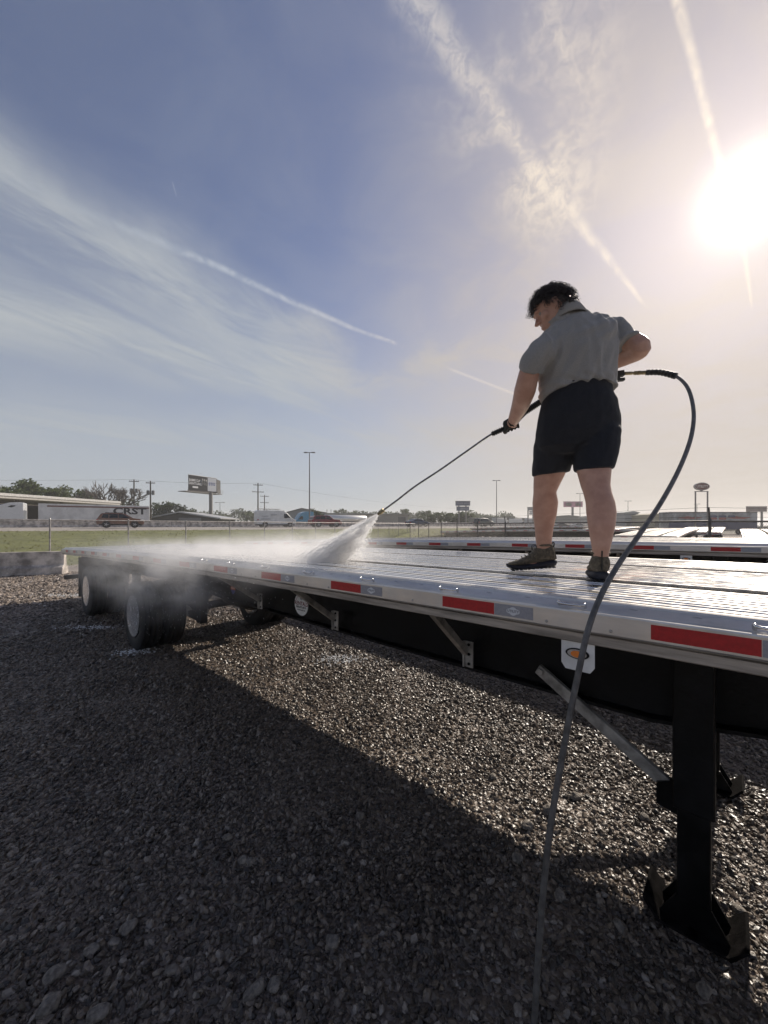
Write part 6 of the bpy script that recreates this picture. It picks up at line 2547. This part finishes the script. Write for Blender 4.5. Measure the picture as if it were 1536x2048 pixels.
# mural box trailer in the yard
my = 74
a, b = P(1337, 1046, my), P(1515, 1024, my)
mt = thing('mural_trailer', 'box trailer with red swooshes and a blue lower band beyond the fence', 'trailer', (a.x, my, 0))
zt1 = b.z
wd = b.x - a.x
mb = MB()
mb.box((0, 0, 1.0), (wd, 2.6, zt1))
mb.build('box', mat('mural_grey', (0.27, 0.29, 0.30), 0.5, var=0.3, scale=0.5), mt, bevel=0.03)
mb = MB()
mb.box((0.05, -0.012, 1.02), (wd - 0.05, 0.0, 1.02 + (zt1 - 1) * 0.44))
mb.build('blue_band', mat('mural_blue', (0.045, 0.055, 0.13), 0.5, var=0.15), mt)
mb = MB()
mb.box((0.0, -0.02, zt1 - 0.10), (wd, 0.0, zt1 + 0.02))
mb.build('top_rail', mat('mural_rail', (0.06, 0.06, 0.06), 0.5), mt)
for (x, w) in ((4.2, 5.0), (wd - 3.6, 5.0)):
    mb = MB()
    z = 1 + (zt1 - 1) * 0.66
    pts = [(x - w / 2, z), (x - w * 0.25, z + 0.18), (x - w * 0.1, z + 0.34), (x + w * 0.1, z + 0.14), (x + w / 2, z + 0.10), (x + w * 0.15, z - 0.22), (x - w * 0.2, z - 0.14)]
    mb.prism(pts, -0.014, 0, 'Y')
    mb.build('red_swoosh', mat('mural_red', (0.28, 0.05, 0.04), 0.5), mt)
for k in range(3):
    x = wd * 0.46 + k * 1.75
    z = 1 + (zt1 - 1) * 0.56
    for nm_, z0, z1, mm in (('block_letter_upper', z + 0.42, z + 0.85, mat('mural_blue', (0.045, 0.055, 0.13), 0.5)), ('block_letter_lower', z, z + 0.42, mat('mural_red', (0.28, 0.05, 0.04), 0.5))):
        if k == 2 and nm_.endswith('lower'):
            continue
        mb = MB()
        mb.prism([(x, z0), (x + 1.4, z0), (x + 1.5, (z0 + z1) / 2), (x + 1.3, z1), (x + 0.15, z1)], -0.014, 0, 'Y')
        mb.build(nm_, mm, mt)
for x in (1.4, 2.7, wd - 1.5):
    for y_ in (0.2, 2.4):
        car_wheel(mt, x, y_, 0.5, 0.3)

# parked vehicles far behind the yard, seen over the decks
for i, (u, y, col, lab) in enumerate(((1105, 96, (0.05, 0.05, 0.05), 'dark parked car seen just right of the person\'s left knee over the far decks'),
                                      (1140, 100, (0.40, 0.40, 0.40), 'silver parked car under the pink billboard'),
                                      (1176, 104, (0.45, 0.44, 0.43), 'white parked car by the small gabled shed'))):
    vehicle('parked_car', lab, Vector((at_px(u, y), y, 0)), 0.9, 0.1, SEDAN, 1.78, car_paint('parked_%d' % i, col), (0.85, 3.65), 0.33, sd_wins, ((2.78, 1.32), (3.40, 1.04)), ((0.72, 1.09), (1.20, 1.37)),
            lamps=0.74, belt=0.95, group='cars parked beyond the yard')
# ================================================================== water spray, mist and haze
def ellipsoid_density(K, pos, lst):
    tot = None
    for (c, r, a) in lst:
        d = K.node('ShaderNodeVectorMath', operation='SUBTRACT')
        K.put(d.inputs[0], pos)
        d.inputs[1].default_value = c
        q = K.vscale(d.outputs[0], (1 / r[0], 1 / r[1], 1 / r[2]))
        e = K.m('MULTIPLY', K.m('EXPONENT', K.m('MULTIPLY', K.dot(q, q), -1.0)), a)
        tot = e if tot is None else K.m('ADD', tot, e)
    return tot


def volume_material(name, lst, nscale, lo, hi, color=(0.98, 0.98, 0.98), aniso=0.45, stretch=(1, 1, 1), cut=0.02):
    mt = bpy.data.materials.new(name)
    mt.use_nodes = True
    t = mt.node_tree
    t.nodes.clear()
    K = NT(t)
    out = K.node('ShaderNodeOutputMaterial')
    pv = K.node('ShaderNodeVolumePrincipled')
    pv.inputs['Color'].default_value = (*color, 1)
    pv.inputs['Anisotropy'].default_value = aniso
    pos = K.node('ShaderNodeTexCoord').outputs['Object']
    n = K.noise(K.vscale(pos, stretch), nscale, 4, 0.62, 0.4)
    den = K.m('MULTIPLY', ellipsoid_density(K, pos, lst), K.smooth(n, lo, hi))
    den = K.m('MAXIMUM', K.m('SUBTRACT', den, cut), 0.0)
    K.put(pv.inputs['Density'], den)
    t.links.new(pv.outputs[0], out.inputs['Volume'])
    return mt


# mist drifting from the jet along the deck, over the edge and past the wheels (in the trailer's frame)
MIST = [((9.05, 0.62, 1.56), (0.70, 0.55, 0.15), 4.6), ((8.1, 0.45, 1.53), (1.2, 0.65, 0.11), 2.4), ((6.8, 0.40, 1.50), (1.7, 0.9, 0.14), 0.65),
        ((7.7, -0.12, 1.27), (1.0, 0.36, 0.22), 1.9), ((6.5, -0.18, 1.10), (1.2, 0.40, 0.26), 0.45), ((5.3, -0.15, 1.05), (1.1, 0.45, 0.30), 0.20), ((4.6, 0.3, 1.40), (2.2, 0.9, 0.30), 0.14),
        ((3.4, 0.0, 0.95), (1.3, 0.5, 0.32), 0.08)]
mb = MB()
mb.box((1.6, -1.1, 0.35), (10.3, 2.2, 2.1))
mist = mb.build('water_mist', None, None)
mist.data.materials.append(volume_material('drifting_mist', MIST, 2.8, 0.39, 0.64, stretch=(0.6, 1.1, 1.3)))
mist.location = T_ORG
mist.rotation_euler = (0, 0, T_ROT)
tag(mist, 'white water mist drifting from the jet over the trailer edge and wheels', 'mist', kind='stuff')

# the jet: streaks of water from the nozzle fanning onto the deck
NZ = LC_ + dn * 0.05
IMP = tl(9.42, 0.62, zt(9.42))
jd = (IMP - NZ)
jl = jd.length
jn = jd.normalized()
js = jn.cross(Vector((0, 0, 1))).normalized()
ju = js.cross(jn)
rnd = random.Random(3)
dv_, df_ = [], []


def droplet(p, d, ln, w):
    d = d.normalized()
    a = d.orthogonal().normalized()
    b = d.cross(a)
    n0 = len(dv_)
    dv_.extend([tuple(p - d * ln), tuple(p + a * w), tuple(p + b * w), tuple(p - a * w), tuple(p - b * w), tuple(p + d * ln)])
    for i in range(4):
        j = (i + 1) % 4
        df_.append((n0, n0 + 1 + j, n0 + 1 + i))
        df_.append((n0 + 5, n0 + 1 + i, n0 + 1 + j))


HALF = 0.28
for k in range(9500):
    t = rnd.random() ** 0.62
    fan, thick = max(-1.25, min(1.25, rnd.gauss(0, 0.55))), rnd.gauss(0, 0.30)
    # ragged: keep only where a streaky noise is high
    nz = noise.noise((fan * 4.2, thick * 2, t * 5.5 - abs(fan) * 1.5)) + 0.30 * noise.noise((fan * 13, 5, t * 14))
    if nz < (0.12 * t - 0.24) and t > 0.15:
        continue
    if abs(fan) > 1.0 - 0.2 * rnd.random() and t < 0.4:
        continue
    w = HALF * (0.06 + 0.94 * t ** 0.85)
    p = NZ + jd * t + js * (fan * w) + ju * (thick * w * 0.55) - Vector((0, 0, 0.02 * t * t))
    d = jd + js * (fan * HALF) + ju * thick * HALF * 0.5
    s = rnd.uniform(0.6, 1.4)
    droplet(p, d, (0.012 + 0.022 * t) * s, (0.0009 + 0.0011 * t) * s)
spray_me = bpy.data.meshes.new('water_spray')
spray_me.from_pydata(dv_, [], df_)
M_WATER = mat('white_water', (0.86, 0.88, 0.89), 0.35, var=0.03, transl=((0.96, 0.96, 0.96), 0.75))
spray = link('water_spray', spray_me, M_WATER)
tag(spray, 'white jet of water fanning from the lance nozzle onto the deck', 'water spray', kind='stuff')
# fine spray inside the jet
mb = MB()
rs = []
for t in (0.0, 0.15, 0.4, 0.7, 1.0):
    w = HALF * (0.12 + 1.15 * t)
    rs.append((NZ + jd * t * 1.0 - Vector((0, 0, 0.01 * t)), js * w, ju * (w * 0.62)))
loft(mb, rs, 20)
jet_mt = bpy.data.materials.new('jet_spray')
jet_mt.use_nodes = True
t_ = jet_mt.node_tree
t_.nodes.clear()
K = NT(t_)
o_ = K.node('ShaderNodeOutputMaterial')
pv = K.node('ShaderNodeVolumePrincipled')
pv.inputs['Color'].default_value = (0.99, 0.99, 0.99, 1)
pv.inputs['Anisotropy'].default_value = 0.4
geo = K.node('ShaderNodeNewGeometry').outputs['Position']
sb = K.node('ShaderNodeVectorMath', operation='SUBTRACT')
K.put(sb.inputs[0], geo)
sb.inputs[1].default_value = tuple(NZ)
al = K.m('DIVIDE', K.dot(sb.outputs[0], tuple(jn)), jl)
wdt = K.m('MULTIPLY', K.m('ADD', K.m('MULTIPLY', al, 1.0), 0.06), HALF)
fa = K.m('DIVIDE', K.dot(sb.outputs[0], tuple(js)), wdt)
fb = K.m('DIVIDE', K.dot(sb.outputs[0], tuple(ju)), K.m('MULTIPLY', wdt, 0.6))
rr = K.m('ADD', K.m('POWER', K.m('ABSOLUTE', fa), 2.0), K.m('POWER', K.m('ABSOLUTE', fb), 2.0))
cv = K.node('ShaderNodeCombineXYZ')
K.put(cv.inputs[0], K.m('MULTIPLY', fa, 1.3))
K.put(cv.inputs[1], K.m('MULTIPLY', fb, 0.8))
K.put(cv.inputs[2], K.m('MULTIPLY', al, 5.0))
nn = K.noise(cv.outputs[0], 1.6, 4, 0.65, 0.5)
den = K.m('MULTIPLY', K.smooth(rr, 0.15, 1.15, 1.0, 0.0), K.smooth(nn, 0.38, 0.62))
den = K.m('MULTIPLY', den, K.smooth(al, 0.0, 0.9, 26.0, 7.0))
K.put(pv.inputs['Density'], den)
t_.links.new(pv.outputs[0], o_.inputs['Volume'])
jet = mb.build('fine_spray', jet_mt, None)
tag(jet, 'fine white spray filling the water jet below the nozzle', 'water spray', kind='stuff')

# splash thrown up where the jet lands
dv_, df_ = [], []
for k in range(5200):
    a = rnd.gauss(0, 1)
    L = 9.42 - abs(rnd.gauss(0, 0.9)) * (1 if rnd.random() < 0.85 else -0.25)
    I = 0.60 + rnd.gauss(0, 0.28) - 0.22 * (9.42 - L) * rnd.random()
    h = abs(rnd.gauss(0, 0.05)) * math.exp(-abs(L - 9.3) * 0.5)
    if I < 0:
        h -= rnd.random() * 0.35
    p = tl(L, I, zt(L) + 0.004 + h)
    d = -TD + TN * rnd.uniform(-0.6, 0.4) + Vector((0, 0, rnd.uniform(-0.2, 0.4)))
    s = rnd.uniform(0.5, 1.3)
    droplet(p, d, 0.008 * s, 0.0016 * s)
for k in range(320):                       # water dripping off the rail
    L = rnd.uniform(5.0, 9.6)
    p = tl(L, rnd.uniform(0.0, 0.08), rnd.uniform(0.35, zt(L) - 0.17))
    droplet(p, Vector((0, 0, -1)), rnd.uniform(0.004, 0.012), rnd.uniform(0.0009, 0.0017))
sp_me = bpy.data.meshes.new('water_splash')
sp_me.from_pydata(dv_, [], df_)
tag(link('water_splash', sp_me, M_WATER), 'splash of water droplets scattering over the deck where the jet lands', 'water splash', kind='stuff')

# soapy foam left on the gravel
M_FOAM = mat('soap_foam', (0.72, 0.74, 0.76), 0.6, var=0.06)
rnd = random.Random(8)
for (u, v, w, d_, n, lab) in ((680, 1320, 0.16, 0.10, 260, 'small patch of white soap foam on the sunlit gravel under the trailer'),
                              (268, 1306, 0.16, 0.09, 220, 'white soap foam on the gravel at the foot of the forward trailer wheel'),
                              (185, 1256, 0.28, 0.08, 260, 'thin streak of white foam on wet gravel between the trailer wheels'),
                              (140, 1192, 0.36, 0.12, 320, 'strip of white foam on the gravel behind the rear trailer wheel')):
    y = CAMH * F / (v - HZ)
    x = (u - 768) / F * y
    mb = MB()
    for k in range(n):
        px_, py_ = x + rnd.gauss(0, w), y + rnd.gauss(0, d_)
        r = rnd.uniform(0.003, 0.012)
        mb.lathe([(-r * 0.2, r), (r * 0.35, r * 0.8), (r * 0.6, r * 0.3)], 'Z', 6, (px_, py_, yard_z(px_, py_) + 0.018))
    o = mb.build('soap_foam', M_FOAM, None, fix=False)
    tag(o, lab, 'foam', kind='stuff')

# the hazy air over the whole place
mb = MB()
mb.box((-5300, -600, -1.4), (5300, 5300, 22.0))
hz = mb.build('haze', None, None)
hm = bpy.data.materials.new('morning_haze')
hm.use_nodes = True
hm.node_tree.nodes.clear()
K = NT(hm.node_tree)
o_ = K.node('ShaderNodeOutputMaterial')
pv = K.node('ShaderNodeVolumePrincipled')
pv.inputs['Color'].default_value = (0.92, 0.93, 0.95, 1)
pv.inputs['Density'].default_value = 0.0007
pv.inputs['Anisotropy'].default_value = 0.35
hm.node_tree.links.new(pv.outputs[0], o_.inputs['Volume'])
hz.data.materials.append(hm)
tag(hz, 'pale hazy air over the whole yard and highway', 'haze', kind='stuff')
